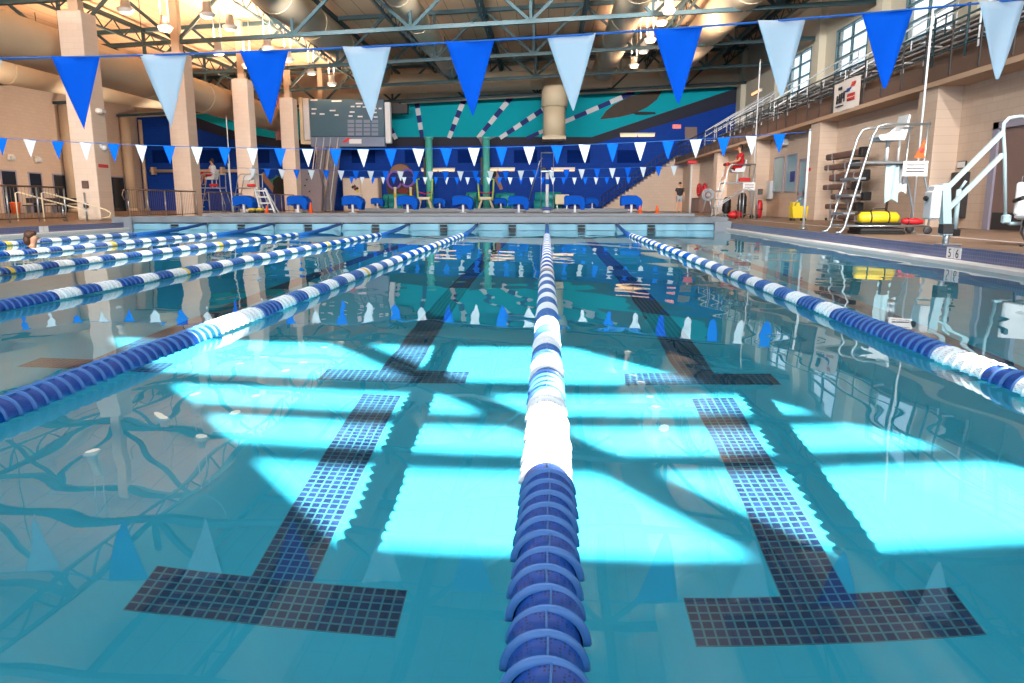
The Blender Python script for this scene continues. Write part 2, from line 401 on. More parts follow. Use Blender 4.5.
def window(i, y, lab):
    w = thing('window_%d' % i, lab, 'window', (HXR + .05, y, wz0), kind='structure')
    f = MB()
    for a in (-1.88, 1.80): f.box(HXR - .03, HXR + .12, y + a, y + a + .08, wz0, wz1)
    for z in (wz0, wz1 - .08): f.box(HXR - .03, HXR + .12, y - 1.88, y + 1.88, z, z + .08)
    f.box(HXR - .01, HXR + .1, y - .05, y + .05, wz0, wz1)
    for k in range(1, 4): z = wz0 + (wz1 - wz0) * k / 4; f.box(HXR - .01, HXR + .1, y - 1.88, y + 1.88, z - .04, z + .04)
    f.build('window_frame', 'window_frame', w)
    MB().box(HXR + .13, HXR + .29, y + 1.80, y + 1.88, wz0, wz1).build('window_jamb', 'window_jamb', w)
    MB().box(HXR + .03, HXR + .036, y - 1.9, y + 1.9, wz0 + .05, wz1 - .05).build('window_pane', 'pane', w)
for i, y in enumerate(WIN_Y):
    window(i + 1, y, 'tall gridded window above the stand, %s' % (('nearest of those outside the view', 'second from the camera, outside the view', 'third from the camera, outside the view', 'the nearest in view on the right', 'the middle one in view, left of the banner', 'the farthest in view, behind a white pennant')[i]))
# left and back and rear walls, roof
struct('wall_left', MB().box(HXL - .3, HXL, -4, YW + .3, DZ - .1, 10.4), 'block_x', 'tan block wall at the far left of the hall', 'wall')
wb = struct('wall_back', MB().box(HXL - .3, HXR + .3, YW, YW + .3, DZ - .1, 12.8), 'blue_wall', 'far end wall painted with a blue and teal mural', 'wall')
# rear wall (behind the camera): an unseen sky opening added at deck level under a canopy, and one tall window the sun comes through
RY = -4.0
zb, zt = 5.73, 8.45
xl_, xr_ = 5.60, 9.45
GX0, GX1, GZ0, GZ1 = -31.3, 13.7, .7, 5.2
mb = MB().box(HXL - .3, xl_, RY - .1, RY, GZ1, 12.8).box(xr_, HXR + .3, RY - .1, RY, GZ1, 12.8).box(xl_, xr_, RY - .1, RY, GZ1, zb).box(xl_, xr_, RY - .1, RY, zt, 12.8)
mb.box(HXL - .3, HXR + .3, RY - .1, RY, DZ - .1, GZ0).box(HXL - .3, GX0, RY - .1, RY, GZ0, GZ1).box(GX1, HXR + .3, RY - .1, RY, GZ0, GZ1)
struct('wall_rear', mb, 'plaster_tan', 'wall behind the camera with an added light opening and one tall window', 'wall')
wr = thing('window_7', 'tall window behind the camera that lets the sun in', 'window', (7.5, RY - .05, zb), kind='structure')
f = MB()
f.box(7.45, 7.735, RY - .08, RY - .02, zb, zt)
for a, b in ((6.39, 6.56), (6.88, 7.045), (7.36, 7.58)): f.box(xl_, xr_, RY - .08, RY - .02, a, b)
f.build('window_frame', 'window_frame', wr)
wr = thing('window_10', 'wide opening added behind the camera to let sky light in', 'window', (-8.5, RY - .05, GZ0), kind='structure')  # unglazed opening added to let sky light into the hall
f = MB()
for k in range(16): x = GX0 + 3.0 * k; f.box(x - .04, x + .04, RY - .08, RY - .02, GZ0, GZ1)
f.box(GX0, GX1, RY - .08, RY - .02, 2.9, 2.98); f.build('window_frame', 'window_frame', wr)
struct('sun_block_slab', MB().box(HXL - 1, HXR + 7, RY - 6.2, RY - .1, 5.42, 5.6), 'plaster', 'flat canopy added unseen outside the rear opening to block sun', 'sun_blocker')  # unseen slab added to keep sun out of the rear opening
# sloping roof deck, with added translucent light panels over the near end of the pool
def slab(mb, x0, x1, y0, y1, th=.2):
    mb.add([(x0, y0, roofz(x0)), (x1, y0, roofz(x1)), (x1, y1, roofz(x1)), (x0, y1, roofz(x0)), (x0, y0, roofz(x0) + th), (x1, y0, roofz(x1) + th), (x1, y1, roofz(x1) + th), (x0, y1, roofz(x0) + th)],
           [(0, 3, 2, 1), (4, 5, 6, 7), (0, 1, 5, 4), (1, 2, 6, 5), (2, 3, 7, 6), (3, 0, 4, 7)])
SX0, SX1, SY0, SY1 = -13.0, 6.0, -3.2, 9.0
mb = MB(); x0, x1 = HXL - .3, HXR + .3
slab(mb, x0, x1, SY1, YW + .3); slab(mb, x0, x1, RY, SY0); slab(mb, x0, SX0, SY0, SY1); slab(mb, SX1, x1, SY0, SY1)
struct('ceiling', mb, 'roof', 'warm tan metal roof deck sloping up to the right', 'ceiling')
mb = MB(); mb.add([(SX0, SY0, roofz(SX0) + .1), (SX1, SY0, roofz(SX1) + .1), (SX1, SY1, roofz(SX1) + .1), (SX0, SY1, roofz(SX0) + .1)], [(0, 1, 2, 3)])
struct('ceiling_fill_panel', mb, 'fill_panel', 'translucent skylight added unseen over the near pool for fill light', 'fill_panel')  # panels added out of view to brighten the near pool
# beam and pale wall band above the mural
mb = MB(); x0, x1 = -16.5, HXR - .05
mb.prism([(x0, chord(x0) - .1), (x1, chord(x1) - .1), (x1, chord(x1) + .75), (x0, chord(x0) + .75)], 56.9, 57.1)
struct('trim_7', mb, 'plaster', 'pale sloping beam above the teal mural', 'beam')
mb = MB(); mb.prism([(HXL, chord(HXL) + .2), (HXR, chord(HXR) + .2), (HXR, roofz(HXR)), (HXL, roofz(HXL))], YW - .05, YW)
struct('wall_back', mb, 'plaster_tan', 'tan wall strip between the mural and the roof', 'wall')
# mural shapes: flat paint on the far wall
def paint(name, px, m, lab, d=.01, th=.004):
    pts = [P(x, y, Y=YW - d) for x, y in px]
    mb = MB(); mb.prism([(p.x, p.z) for p in pts], YW - d - th, YW - d); o = mb.build(name, m, wb); tag(o, lab); return o
paint('mural_field', [(124, 20), (739.5, 20), (739.5, 90), (592, 139), (390, 139), (285, 142), (237, 134), (198, 120), (133, 102)], 'teal', 'teal upper field of the mural', .006)
paint('mural_band', [(133, 100), (198, 118), (237, 132), (285, 140), (390, 137), (592, 137), (739.5, 87), (739.5, 102), (647, 129), (593, 144.5), (285, 148), (237, 141), (198, 129), (133, 108)], 'navy', 'wavy dark navy band of the mural', .012)
def dashes(a, b, w0, w1, segs):
    for i in range(segs):
        t0 = i / segs; t1 = (i + 1) / segs
        def pt(t): return (a[0] + (b[0] - a[0]) * t, a[1] + (b[1] - a[1]) * t)
        p, q = pt(t0), pt(t1); L = math.hypot(b[0] - a[0], b[1] - a[1]); nx, ny = -(b[1] - a[1]) / L, (b[0] - a[0]) / L
        u, v = (w0 + (w1 - w0) * t0) / 2, (w0 + (w1 - w0) * t1) / 2
        paint('mural_stripe', [(p[0] + nx * u, p[1] + ny * u), (q[0] + nx * v, q[1] + ny * v), (q[0] - nx * v, q[1] - ny * v), (p[0] - nx * u, p[1] - ny * u)], 'mural_dark_blue' if i % 2 == 0 else 'mural_white', None, .018)
dashes((385, 117), (396, 139), 4, 4, 4); dashes((416.5, 101), (422, 137), 5, 4, 5); dashes((465, 97), (449, 138), 5.5, 4, 6)
dashes((513, 95), (478, 138), 5.5, 4, 6); dashes((556, 101), (500, 138), 5.5, 4, 8); dashes((634, 92), (527, 138), 5, 3.6, 9)
paint('mural_figure', [(600, 119.5), (606, 111), (614, 104.5), (629, 96.7), (643, 92.8), (662, 91), (657, 99.6), (647, 107.4), (635, 113.3), (619.5, 117.2)], 'mural_brown', 'brown leaf shaped diver in the mural', .02)
paint('mural_figure', [(632, 113), (640, 111.6), (655, 112), (656, 114), (645, 115), (636, 115)], 'mural_black', 'small dark stroke under the brown shape', .02)
def ell(cx, cy, rx, ry, n=20): return [(cx + rx * math.cos(2 * PI * i / n), cy - ry * math.sin(2 * PI * i / n)) for i in range(n)]
paint('mural_face', ell(401, 184, 15, 21), 'mural_brown', 'dark painted swimmer face', .018)
paint('mural_forehead', ell(400, 172, 10, 8), 'mural_tan', 'pale forehead of the painted swimmer', .024)
for cx, cy in ((394.5, 180), (407.5, 178)):
    paint('mural_goggle', ell(cx, cy, 8, 9.5), 'mural_purple', 'purple goggle rim of the painted swimmer', .03)
    paint('mural_lens', ell(cx, cy, 6, 7.5), 'mural_dark_blue', 'blue goggle lens of the painted swimmer', .036)
paint('mural_mouth', ell(403, 191, 5, 3), 'mural_red', 'open mouth of the painted swimmer', .03)
paint('mural_figure', [(492, 172), (496, 170), (499, 176), (503, 189), (500, 190), (496, 182)], 'mural_tan', 'painted swimmer arm beside the green column', .02)
paint('mural_figure', ell(493.5, 174, 3, 4), 'mural_black', 'black painted swim cap beside the green column', .024)
paint('mural_figure', [(273, 180), (279, 176), (285, 181), (286, 195), (273, 195)], 'mural_black', 'black painted torso left of the scoreboard', .02)
paint('mural_figure', [(261, 174), (264, 172), (269, 180), (274, 186), (273, 193), (269, 188), (264, 182)], 'mural_tan', 'painted tan arm left of the scoreboard', .02)
paint('mural_figure', [(266, 181), (274, 178), (276, 175), (284, 178), (280, 183), (270, 184)], 'mural_green', 'painted green stripe left of the scoreboard', .016)
paint('mural_figure', [(478, 137), (484, 150), (487, 148), (489, 140), (496, 137)], 'stone', 'pale grey painted splash below the band', .02)
paint('mural_door', [(685, 127), (697, 127), (697, 140), (685, 140)], 'door', 'brown upper door in the end wall', .02)
# doors and windows of the side walls
def glazed_door(n, y0, y1, z1, lab):
    d = thing('door_%d' % n, lab, 'door', (HXL, (y0 + y1) / 2, DZ), kind='structure')
    f = MB(); f.box(HXL, HXL + .06, y0 - .08, y0, DZ, z1).box(HXL, HXL + .06, y1, y1 + .08, DZ, z1).box(HXL, HXL + .06, y0 - .08, y1 + .08, z1, z1 + .08)
    f.build('door_frame', 'door_frame', d); MB().box(HXL, HXL + .03, y0, y1, DZ, z1).build('door_leaf', 'dark_glass', d)
    MB().box(HXL + .03, HXL + .07, y0 + .1, y0 + .13, 1.15, 1.45).build('door_handle', 'metal', d)
glazed_door(1, 43.4, 44.6, 2.7, 'dark glazed door at the left edge of the left wall')
glazed_door(2, 45.8, 46.9, 2.66, 'dark glazed door between the left edge door and the third one')
glazed_door(3, 48.1, 49.3, 2.64, 'dark glazed door nearest the front left column')
glazed_door(4, 54.5, 56.3, 2.7, 'dark double door in the left wall behind the first column')
d = thing('door_5', 'brown door behind the pool lift on the right wall', 'door', (RX, 16.9, DZ), kind='structure')
MB().box(RX - .05, RX + .02, 16.3, 17.5, DZ, 2.45).build('door_leaf', 'door', d)
MB().box(RX - .1, RX, 17.5, 17.72, DZ, 2.6).box(RX - .1, RX, 16.15, 16.3, DZ, 2.6).box(RX - .1, RX, 16.15, 17.72, 2.45, 2.6).build('door_frame', 'door_frame', d)
MB().box(RX - .056, RX - .05, 16.35, 17.45, DZ + .02, .62).build('kick_plate', 'dark', d)
MB().tube([(RX - .05, 16.42, 1.2), (RX - .11, 16.42, 1.2), (RX - .11, 16.42, 1.38), (RX - .05, 16.42, 1.38)], .012, 6).build('door_handle', 'metal', d)
for i, (a, b, t, u) in enumerate(((774.6, 783.5, 159, 191.5), (786.7, 796.4, 156.6, 191))):
    y1 = P(a, 175, X=RX).y; y0 = P(b, 175, X=RX).y; z1 = P(a, t, X=RX).z; z0 = P(a, u, X=RX).z
    w = thing('window_%d' % (8 + i), ('left', 'right')[i] + ' one of the two narrow office windows in the tan wall', 'window', (RX, (y0 + y1) / 2, z0), kind='structure')
    MB().box(RX - .04, RX, y0 - .05, y0, z0, z1).box(RX - .04, RX, y1, y1 + .05, z0, z1).box(RX - .04, RX, y0 - .05, y1 + .05, z1, z1 + .05).box(RX - .04, RX, y0 - .05, y1 + .05, z0 - .05, z0).build('window_frame', 'door_frame', w)
    MB().box(RX - .012, RX - .004, y0, y1, z0, z1).build('window_pane', 'bright_glass', w)
    mb = MB(); mb.box(RX - .018, RX - .012, y0 + .15, y0 + (y1 - y0) * .6, z0 + .25 * (z1 - z0), z0 + .55 * (z1 - z0))
    if i: mb.build('blind_panel', 'text_blue', w)
y1 = P(799.6, 180, X=RX).y; y0 = P(806.5, 180, X=RX).y
d = thing('door_6', 'glazed office door beside the two narrow windows', 'door', (RX, (y0 + y1) / 2, DZ), kind='structure')
MB().box(RX - .05, RX + .01, y0, y1, DZ, DZ + .2).box(RX - .05, RX + .01, y0, y0 + .1, DZ, 2.55).box(RX - .05, RX + .01, y1 - .1, y1, DZ, 2.55).box(RX - .05, RX + .01, y0, y1, 2.45, 2.55).box(RX - .05, RX + .01, y0, y1, 1.1, 1.25).build('door_frame', 'door_frame', d)
MB().box(RX - .03, RX - .02, y0 + .1, y1 - .1, DZ + .2, 2.45).build('door_pane', 'bright_glass', d)
MB().box(RX - .09, RX - .05, y0 + .12, y0 + .15, 1.12, 1.36).build('door_handle', 'metal', d)
# ------------------------------------------------------------------ bulkheads
def bulkhead(y0, y1, zt, front, label):
    t = thing('bulkhead', label, 'bulkhead', (-3.7, (y0 + y1) / 2, -1.4), kind='structure')
    MB().box(XL, XR, y0 + .04, y1 - .04, -1.42, .19).build('body', 'bulkhead', t)
    MB().bbox(XL, XR, y0 - .03, y1 + .03, .215, zt, .02).build('top_slab', 'bulkhead_top', t)
    MB().box(XL, XR, y0 + .06, y1 - .06, .185, .22).build('groove_shade', 'dark', t)  # dark strip painted for the shade in the groove
    if front:
        for k in range(-6, 3):
            xa = XL if k == -6 else 2.13 * k + .02; xb = 2.13 * (k + 1) - .02 if k < 2 else XR - .4
            mb = MB(); xm = 2.13 * (k + .5)
            for a, b in ((xa, xm - .14), (xm + .14, xb)):
                if b > a: mb.bbox(a, b, y0 - .005, y0 + .06, .0, .175, .01)
            mb.build('panel', 'bulkhead', t)
            if xm < XR - .3 and xm > XL:
                MB().box(xm - .11, xm + .11, y0 - .012, y0 + .05, .105, .17).box(xm - .11, xm + .11, y0 - .012, y0 + .05, .0, .075).build('lane_target', 'black', t)
        MB().bbox(XR - .42, XR + .1, y0 - .12, y0 + .5, -.4, .3, .02).build('end_pier', 'bulkhead_top', t)
        MB().bbox(XL - .5, XL + .16, y0 - .1, y0 + .6, -.4, .4, .02).build('end_pier', 'bulkhead_top', t)
    return t
bulkhead(YB, 24.3, .42, True, 'pale blue movable bulkhead with black lane targets across the end of the lanes')
bulkhead(28.2, 29.8, .45, False, 'low grey platform carrying the blue covered starting blocks')
# ------------------------------------------------------------------ lane ropes
def shell(mb, prof, c, n):
    """the part of a moulded float above the water line: ribbed half drum with a flat underside"""
    base = len(mb.v); k = n + 1
    for r, h, mi in prof:
        for j in range(k): t = -PI / 2 + PI * j / n; mb.v.append((c[0] + r * math.sin(t), c[1] + h, c[2] + r * math.cos(t)))
    for i in range(len(prof) - 1):
        for j in range(n):
            a = base + i * k + j; b = a + 1
            mb.f.append([a, a + k, b + k, b]); mb.s.append(True); mb.m.append(prof[i][2])
        mb.f.append([base + i * k, base + i * k + n, base + (i + 1) * k + n, base + (i + 1) * k]); mb.s.append(False); mb.m.append(prof[i][2])
FPROF = [(.066, -.001, 0), (.079, .001, 0), (.082, .006, 0), (.079, .011, 0), (.074, .014, 1), (.067, .028, 1), (.064, .045, 1), (.066, .062, 1), (.070, .0795, 1)]
def float_mesh(name, mats, n=18):
    mb = MB(); shell(mb, FPROF, (0, 0, 0), n)
    mb.mi = 0; mb.bar((.004, .012, .073), (.004, .078, .069), .004, .010)      # moulded seam along the top
    return mb.mesh(name, mats)
FM = {'b': float_mesh('float_blue', ['rim_blue_sheen', 'drum_blue']), 'w': float_mesh('float_white', ['rope_white', 'drum_white']), 'y': float_mesh('float_yellow', ['rope_yellow', 'rope_yellow'])}
PITCH = .08
def rope_colour(i, near, y):
    for a, b, c in near:
        if a <= y < b: return c
    if abs(y - 8.5) < .05 or abs(y - 14.2) < .05: return 'y'
    if y > 18.85: return 's'
    y0 = max(b for a, b, c in near)
    return 'wb'[int((y - y0) / .33) % 2]
NEAR = {0: [(0, 2.05, 'b'), (2.05, 2.92, 'w'), (2.92, 3.3, 'b')], 1: [(0, 3.0, 'b'), (3.0, 3.22, 'w'), (3.22, 3.45, 'b'), (3.45, 3.93, 'w'), (3.93, 5.42, 'b')],
        -1: [(0, 4.49, 'b'), (4.49, 5.26, 'w'), (5.26, 5.6, 'b')], -2: [(0, 6.12, 'b')], -3: [(0, 6.0, 'b')], -4: [(0, 6.0, 'b')], -5: [(0, 6.2, 'b')]}
RL = {0: 'central blue and white lane rope running straight away from the camera', 1: 'blue and white lane rope right of the central one, nearest the right deck', -1: 'first blue and white lane rope left of the central one',
      -2: 'second blue and white lane rope left of the central one', -3: 'third blue and white lane rope left of the central one', -4: 'fourth blue and white lane rope left of the central one', -5: 'leftmost blue and white lane rope, nearest the left deck'}
VIS0 = {0: 1.0, 1: 3.0, -1: 2.6, -2: 5.4, -3: 8.2, -4: 11.2, -5: 14.0}
for k in (0, 1, -1, -2, -3, -4, -5):
    X = 2.13 * k + (.006 if k == 0 else 0)
    t = thing('lane_rope', RL[k], 'lane rope', (X, .12, -.02), group='lane ropes')
    n = int((18.9 - .2) / PITCH); got = 0; far = MB(); near_mb = MB(); cols = {'b': 0, 'w': 2, 'y': 4}
    for i in range(n):
        y = .15 + i * PITCH; c = rope_colour(i, NEAR[k], y)
        z = .010 + .002 * math.sin(i * .37 + k) ; rot = (random.uniform(-.02, .02), random.uniform(-.02, .02), random.uniform(-.04, .04))
        if y >= VIS0[k] and got < 100:
            o = bpy.data.objects.new('lane_float', FM[c if c in FM else 'b']); C.objects.link(o); o.parent = t
            o.location = (random.uniform(-.004, .004), y - .12, z + .02); o.rotation_euler = rot; got += 1
        else:
            mb = far if y >= VIS0[k] else near_mb
            hi = 8
            mb.mi = {'b': 0, 'w': 1, 'y': 2}.get(c, 0)
            shell(mb, [(r_, h_, mb.mi) for r_, h_, _ in FPROF[::2]] + [(.070, .0795, mb.mi)], (X, y, z), hi)
    if far.v: tag(far.build('lane_floats', ['rope_blue', 'rope_white', 'rope_yellow'], t), kind='stuff')
    if near_mb.v: tag(near_mb.build('lane_floats', ['rope_blue', 'rope_white', 'rope_yellow'], t), kind='stuff')
    MB().tube([(X, 18.85, .0), (X, 20, .03), (X, 21.5, .1), (X, 23.02, .2)], [.062, .06, .052, .04], 12).build('end_sleeve', 'cord_blue', t)
    MB().tube([(X, -.1, .0), (X, .15, .0)], .018, 8).build('cable', 'metal', t)
    MB().bbox(X - .05, X + .05, 22.96, 23.05, .14, .24, .01).build('anchor', 'metal', t)
# ------------------------------------------------------------------ pennant lines
def pennant_mesh(nm, m, w, h):
    mb = MB(); nx, nz = 6, 9; base = []
    for s in (0, 1):
        for j in range(nz + 1):
            v = j / nz; hw = w / 2 * (1 - v) ** .94 + .004
            for i in range(nx + 1):
                u = i / nx * 2 - 1
                mb.v.append((u * hw, .012 * math.sin(3 * v + u * 2) * (1 - .3 * v) + .0022 * s, -h * v + .006 * u * u * (1 - v)))
    N = (nx + 1) * (nz + 1)
    for s in (0, 1):
        for j in range(nz):
            for i in range(nx): a = s * N + j * (nx + 1) + i; mb.f.append([a, a + 1, a + nx + 2, a + nx + 1]); mb.s.append(True); mb.m.append(0)
    for j in range(nz):
        for i in (0, nx): a = j * (nx + 1) + i; mb.f.append([a, a + nx + 1, a + nx + 1 + N, a + N]); mb.s.append(False); mb.m.append(0)
    for i in range(nx): mb.f.append([i, i + 1, i + 1 + N, i + N]); mb.s.append(False); mb.m.append(0)
    return mb.mesh(nm, m)
PM = (pennant_mesh('pennant_blue', 'pennant_blue', .285, .43), pennant_mesh('pennant_white', 'pennant_white', .285, .43))
def pennant_line(label, Y, zf, xs, x0, x1, first_blue, wob=0):
    t = thing('pennant_line', label, 'pennant line', (xs[len(xs) // 2], Y, zf(xs[len(xs) // 2])), group='backstroke pennant lines')
    o = WL[t.name]
    pts = [(x0 + (x1 - x0) * i / 40, Y, zf(x0 + (x1 - x0) * i / 40)) for i in range(41)]
    MB().tube(pts, .006 if Y < 10 else .008, 6).build('cord', 'cord_blue', t)
    for i, x in enumerate(xs):
        b = (i % 2 == 0) == first_blue
        p = bpy.data.objects.new('pennant', PM[0 if b else 1]); C.objects.link(p); p.parent = t
        p.location = (x - o[0], 0, zf(x) - o[2]); sl = math.atan((zf(x + .1) - zf(x - .1)) / .2)
        p.rotation_euler = (random.uniform(-.05, .05), -sl * .8, random.uniform(-.12, .12))
        # top hem welted over the cord
def quad(p):  # through three points (x,z)
    (x1, y1), (x2, y2), (x3, y3) = p
    def f(x): return y1 * (x - x2) * (x - x3) / ((x1 - x2) * (x1 - x3)) + y2 * (x - x1) * (x - x3) / ((x2 - x1) * (x2 - x3)) + y3 * (x - x1) * (x - x2) / ((x3 - x1) * (x3 - x2))
    return f
YA = 4.7
pa = [P(x, y, Y=YA) for x, y in ((75, 57), (470, 41.5), (998, 1.5))]
fa = quad([(p.x, p.z) for p in pa])
xa = [P(x, 50, Y=YA).x for x in (75, 163, 264, 367, 470, 571, 677, 780, 884, 997)]
xa = [xa[0] - .62] + xa
pennant_line('nearest line of large blue and white pennants across the top', YA, fa, xa, -3.9, 3.35, False)
YBf = 18.3
pb = [P(x, y, Y=YBf) for x, y in ((8, 138.5), (330, 149), (779, 134))]
fb = quad([(p.x, p.z) for p in pb])
xb = [P(779 - 27.75 * k, 140, Y=YBf).x for k in range(29)][::-1]
pennant_line('second line of pennants, hanging over the lanes before the bulkhead', YBf, fb, xb, xb[0] - .4, 6.06, True)
YC = 33.0
fc = quad([(-13.5, P(240, 168, Y=YC).z), (-3, P(480, 171, Y=YC).z), (6.2, P(686, 165, Y=YC).z)])
xc_ = [5.45 - .66 * k for k in range(29)][::-1]
pennant_line('third line of small pennants beyond the starting blocks', YC, fc, xc_, -13.9, 6.25, False)
YD = 46.0
fd = lambda x: 2.38 - .03 * math.cos(x * .2)
pennant_line('farthest line of tiny pennants before the end wall', YD, fd, [4.9 - .65 * k for k in range(27)][::-1], -13, 5.6, True)
def stanchion(x, y, z, label, red=False, lean=0.):
    t = thing('stanchion', label, 'pole', (x, y, DZ))
    MB().tube([(x, y, DZ), (x + lean, y, z)], .028, 8).build('pole', 'white', t)
    MB().lathe([(.1, 0), (.1, .02), (.05, .05), (.04, .08)], (x, y, DZ), 'z', 12).build('base_flange', 'metal', t)
    MB().lathe([(.034, 0), (.036, .03), (.02, .05)], (x + lean, y, z - .03), 'z', 10).build('cap', 'red' if red else 'metal', t)
    if red: MB().bbox(x + lean - .2, x + lean + .2, y - .05, y + .05, z, z + .14, .02).build('top_marker', 'red', t)
stanchion(6.06, 18.0, 2.5, 'white pennant pole standing on the right deck in front of the office door')
stanchion(6.25, 33.2, 2.5, 'white pole with a red top marker behind the person in black', True)
stanchion(-14.0, 33.0, 2.55, 'slanted white pennant pole on the left deck beside the seated guard', False, -.1)
def tall_pole(x, y, z0, z1, r, label):
    t = thing('tall_pole', label, 'pole', (x, y, z0)); MB().tube([(x, y, z0), (x, y, z1)], r, 8).build('pole', 'white', t)
    MB().lathe([(.09, 0), (.09, .02), (.04, .06)], (x, y, z0), 'z', 12).build('base_flange', 'metal', t)
    MB().ball((x, y, z1), r * 1.5, 8).build('tip', 'metal', t)
tall_pole(P(928, 60, Y=15.8).x, 15.8, DZ, 5.8, .022, 'tall thin pole behind the big empty lifeguard stand')
tall_pole(P(757.5, 110, Y=30.8).x, 30.8, DZ, 6.3, .026, 'tall thin pole behind the right guard in red')
tall_pole(-15.75, 37, DZ, 5.0, .022, 'tall thin pole behind the left guard in white')
# ------------------------------------------------------------------ starting blocks with covers
def start_block(label, loc, s=1.0):
    t = thing('starting_block', label, 'starting block', loc, group='covered starting blocks')
    mb = MB()   # draped cover: flat top, short left hem, long drooping right side
    poly = [(-.40, .27), (-.41, .56), (-.36, .63), (-.10, .645), (.20, .635), (.36, .53), (.41, .40), (.36, .13), (.27, .11), (.17, .30), (.0, .34), (-.2, .31)]
    ys = [(-.31, .94), (-.29, 1.0), (.0, 1.015), (.29, 1.0), (.31, .94)]; n = len(poly)
    vs = [(x * k * s, y * s, (.33 + (z - .33) * k + (.025 if abs(y) < .1 else 0)) * s) for y, k in ys for x, z in poly]
    fs = [(r * n + i, r * n + (i + 1) % n, (r + 1) * n + (i + 1) % n, (r + 1) * n + i) for r in range(4) for i in range(n)] + [tuple(range(n)), tuple(range(5 * n - 1, 4 * n - 1, -1))]
    mb.add(vs, fs, False); c = mb.build('cover', 'cloth_blue', t, True)
    bv = c.modifiers.new('b', 'BEVEL'); bv.width = .025; bv.segments = 2
    MB().bbox(-.22 * s, .30 * s, -.1 * s, .26 * s, .15 * s, .36 * s, .02).build('underside_shade', 'mural_dark_blue', t, True)  # dark box stands in for the shade under the cover
    MB().bar((.0, -.17, 0), (.0, -.17, .42 * s), .08 * s, .08 * s).build('post', 'white', t, True)
    MB().bbox(-.14 * s, .14 * s, -.27 * s, .12 * s, 0, .03, .01).build('foot_plate', 'metal', t, True)
    return t
b0 = start_block('first blue covered starting block from the left on the platform', (-11.87, 29.15, .45), 1.0)
for k in range(1, 8): dup(b0, (-11.87 + 2.157 * k, 29.15, .45), '%s blue covered starting block from the left on the platform' % ORD[k])
s0 = start_block('first small covered block from the left on the far deck, right of the tan cabinet', (P(378, 205, Y=53).x, 53, DZ + .22), 1.1)
for k, px in enumerate((440, 501, 592)): dup(s0, (P(px, 205, Y=53).x, 53, DZ + .22), '%s small covered block from the left on the far deck' % ORD[k + 1])
MB_ = MB().box(-13, 5.6, 52.4, 53.6, DZ, DZ + .22); struct('deck_floor', MB_, 'bulkhead_top', 'raised kerb under the small blocks on the far deck', 'kerb')
# ------------------------------------------------------------------ columns
CY_ = [26.65, 33.95, 41.15, 48.4, 55.65]
CL = ['nearest tan block column at the left with a small brown plate', 'second tan block column from the left, before the seated guard', 'third tan block column from the left, above the step ladder', 'fourth tan block column from the left, beside the flag', 'farthest tan block column, behind the steep stairs']
for i, y in enumerate(CY_):
    t = thing('block_column', CL[i], 'column', (-16.68, y + .45, DZ), kind='thing')
    MB().bbox(-17.11, -16.25, y, y + .9, DZ, 7.42, .02).build('shaft', 'column', t)
    xx = -16.68; MB().bbox(xx - .18, xx + .18, y + .27, y + .63, 7.42, roofz(xx) - .02, .015).build('steel_post', 'steel_tan', t)
    MB().bbox(xx - .3, xx + .3, y + .1, y + .8, 7.42, 7.46, .01).build('bearing_plate', 'steel_tan', t)
t = thing('wall_plate', 'small brown plate on the nearest column', 'plate', (-16.7, 26.6, 1.35)); MB().bbox(-16.83, -16.58, 26.61, 26.65, 1.35, 1.62, .01).build('plate', 'brown', t)
t = thing('conduit', 'grey conduit on the front of the nearest column', 'pipe', (-16.95, 26.58, DZ)); MB().tube([(-16.75, 26.58, DZ), (-16.75, 26.58, 1.2)], .025, 8).build('pipe', 'metal', t); MB().bbox(-16.8, -16.66, 26.53, 26.65, .66, .82, .01).build('outlet_box', 'dark', t)
t = thing('wall_sign', 'red lettered sign on the side of the nearest column', 'sign', (-16.2, 27.1, 2.1)); MB().box(-16.26, -16.235, 26.8, 27.4, 2.1, 2.22).build('board', 'text_red', t)
t = thing('column_lamp', 'small lamp on the side of the nearest column', 'lamp', (-16.1, 27.1, 4.2)); MB().bbox(-16.26, -16.05, 26.92, 27.28, 4.0, 4.18, .04).build('housing', 'lamp_shell', t); MB().bbox(-16.07, -16.02, 26.96, 27.24, 4.02, 4.14, .02).build('lens', 'white', t)
t = thing('camera_dome', 'white dome on the side of the nearest column', 'camera', (-16.1, 27.1, 2.8)); MB().ball((-16.14, 27.1, 2.8), .11, 12).build('dome', 'white', t); MB().bbox(-16.26, -16.18, 27.0, 27.2, 2.78, 2.94, .02).build('mount', 'white', t)
# ------------------------------------------------------------------ roof trusses (across the hall), joists (along it), ducts
def truss(y, label):
    t = thing('roof_truss', label, 'roof truss', (0, y, chord(0)), group='roof trusses across the hall')
    x0, x1 = HXL + .1, HXR - .05
    for nm, dz, hh in (('bottom_chord', 0, .17), ('top_chord', 2.35, .2)):
        MB().bar((x0, y, chord(x0) + dz), (x1, y, chord(x1) + dz), .2, hh).build(nm, 'steel', t)
    xs = []; x = -16.65
    k = -3
    while -16.68 + 5.3 * k < x1 - .5:
        a = -16.68 + 5.3 * k
        for (p, q) in (((a, 0), (a - 2.65, 2.35)), ((a, 0), (a + 2.65, 2.35)), ((a, 0), (a, 2.35))):
            if x0 < q[0] < x1 and x0 < p[0] < x1:
                MB().bar((p[0], y, chord(p[0]) + p[1]), (q[0], y, chord(q[0]) + q[1]), .13, .13).build('web_member', 'steel', t)
        k += 1
    return t
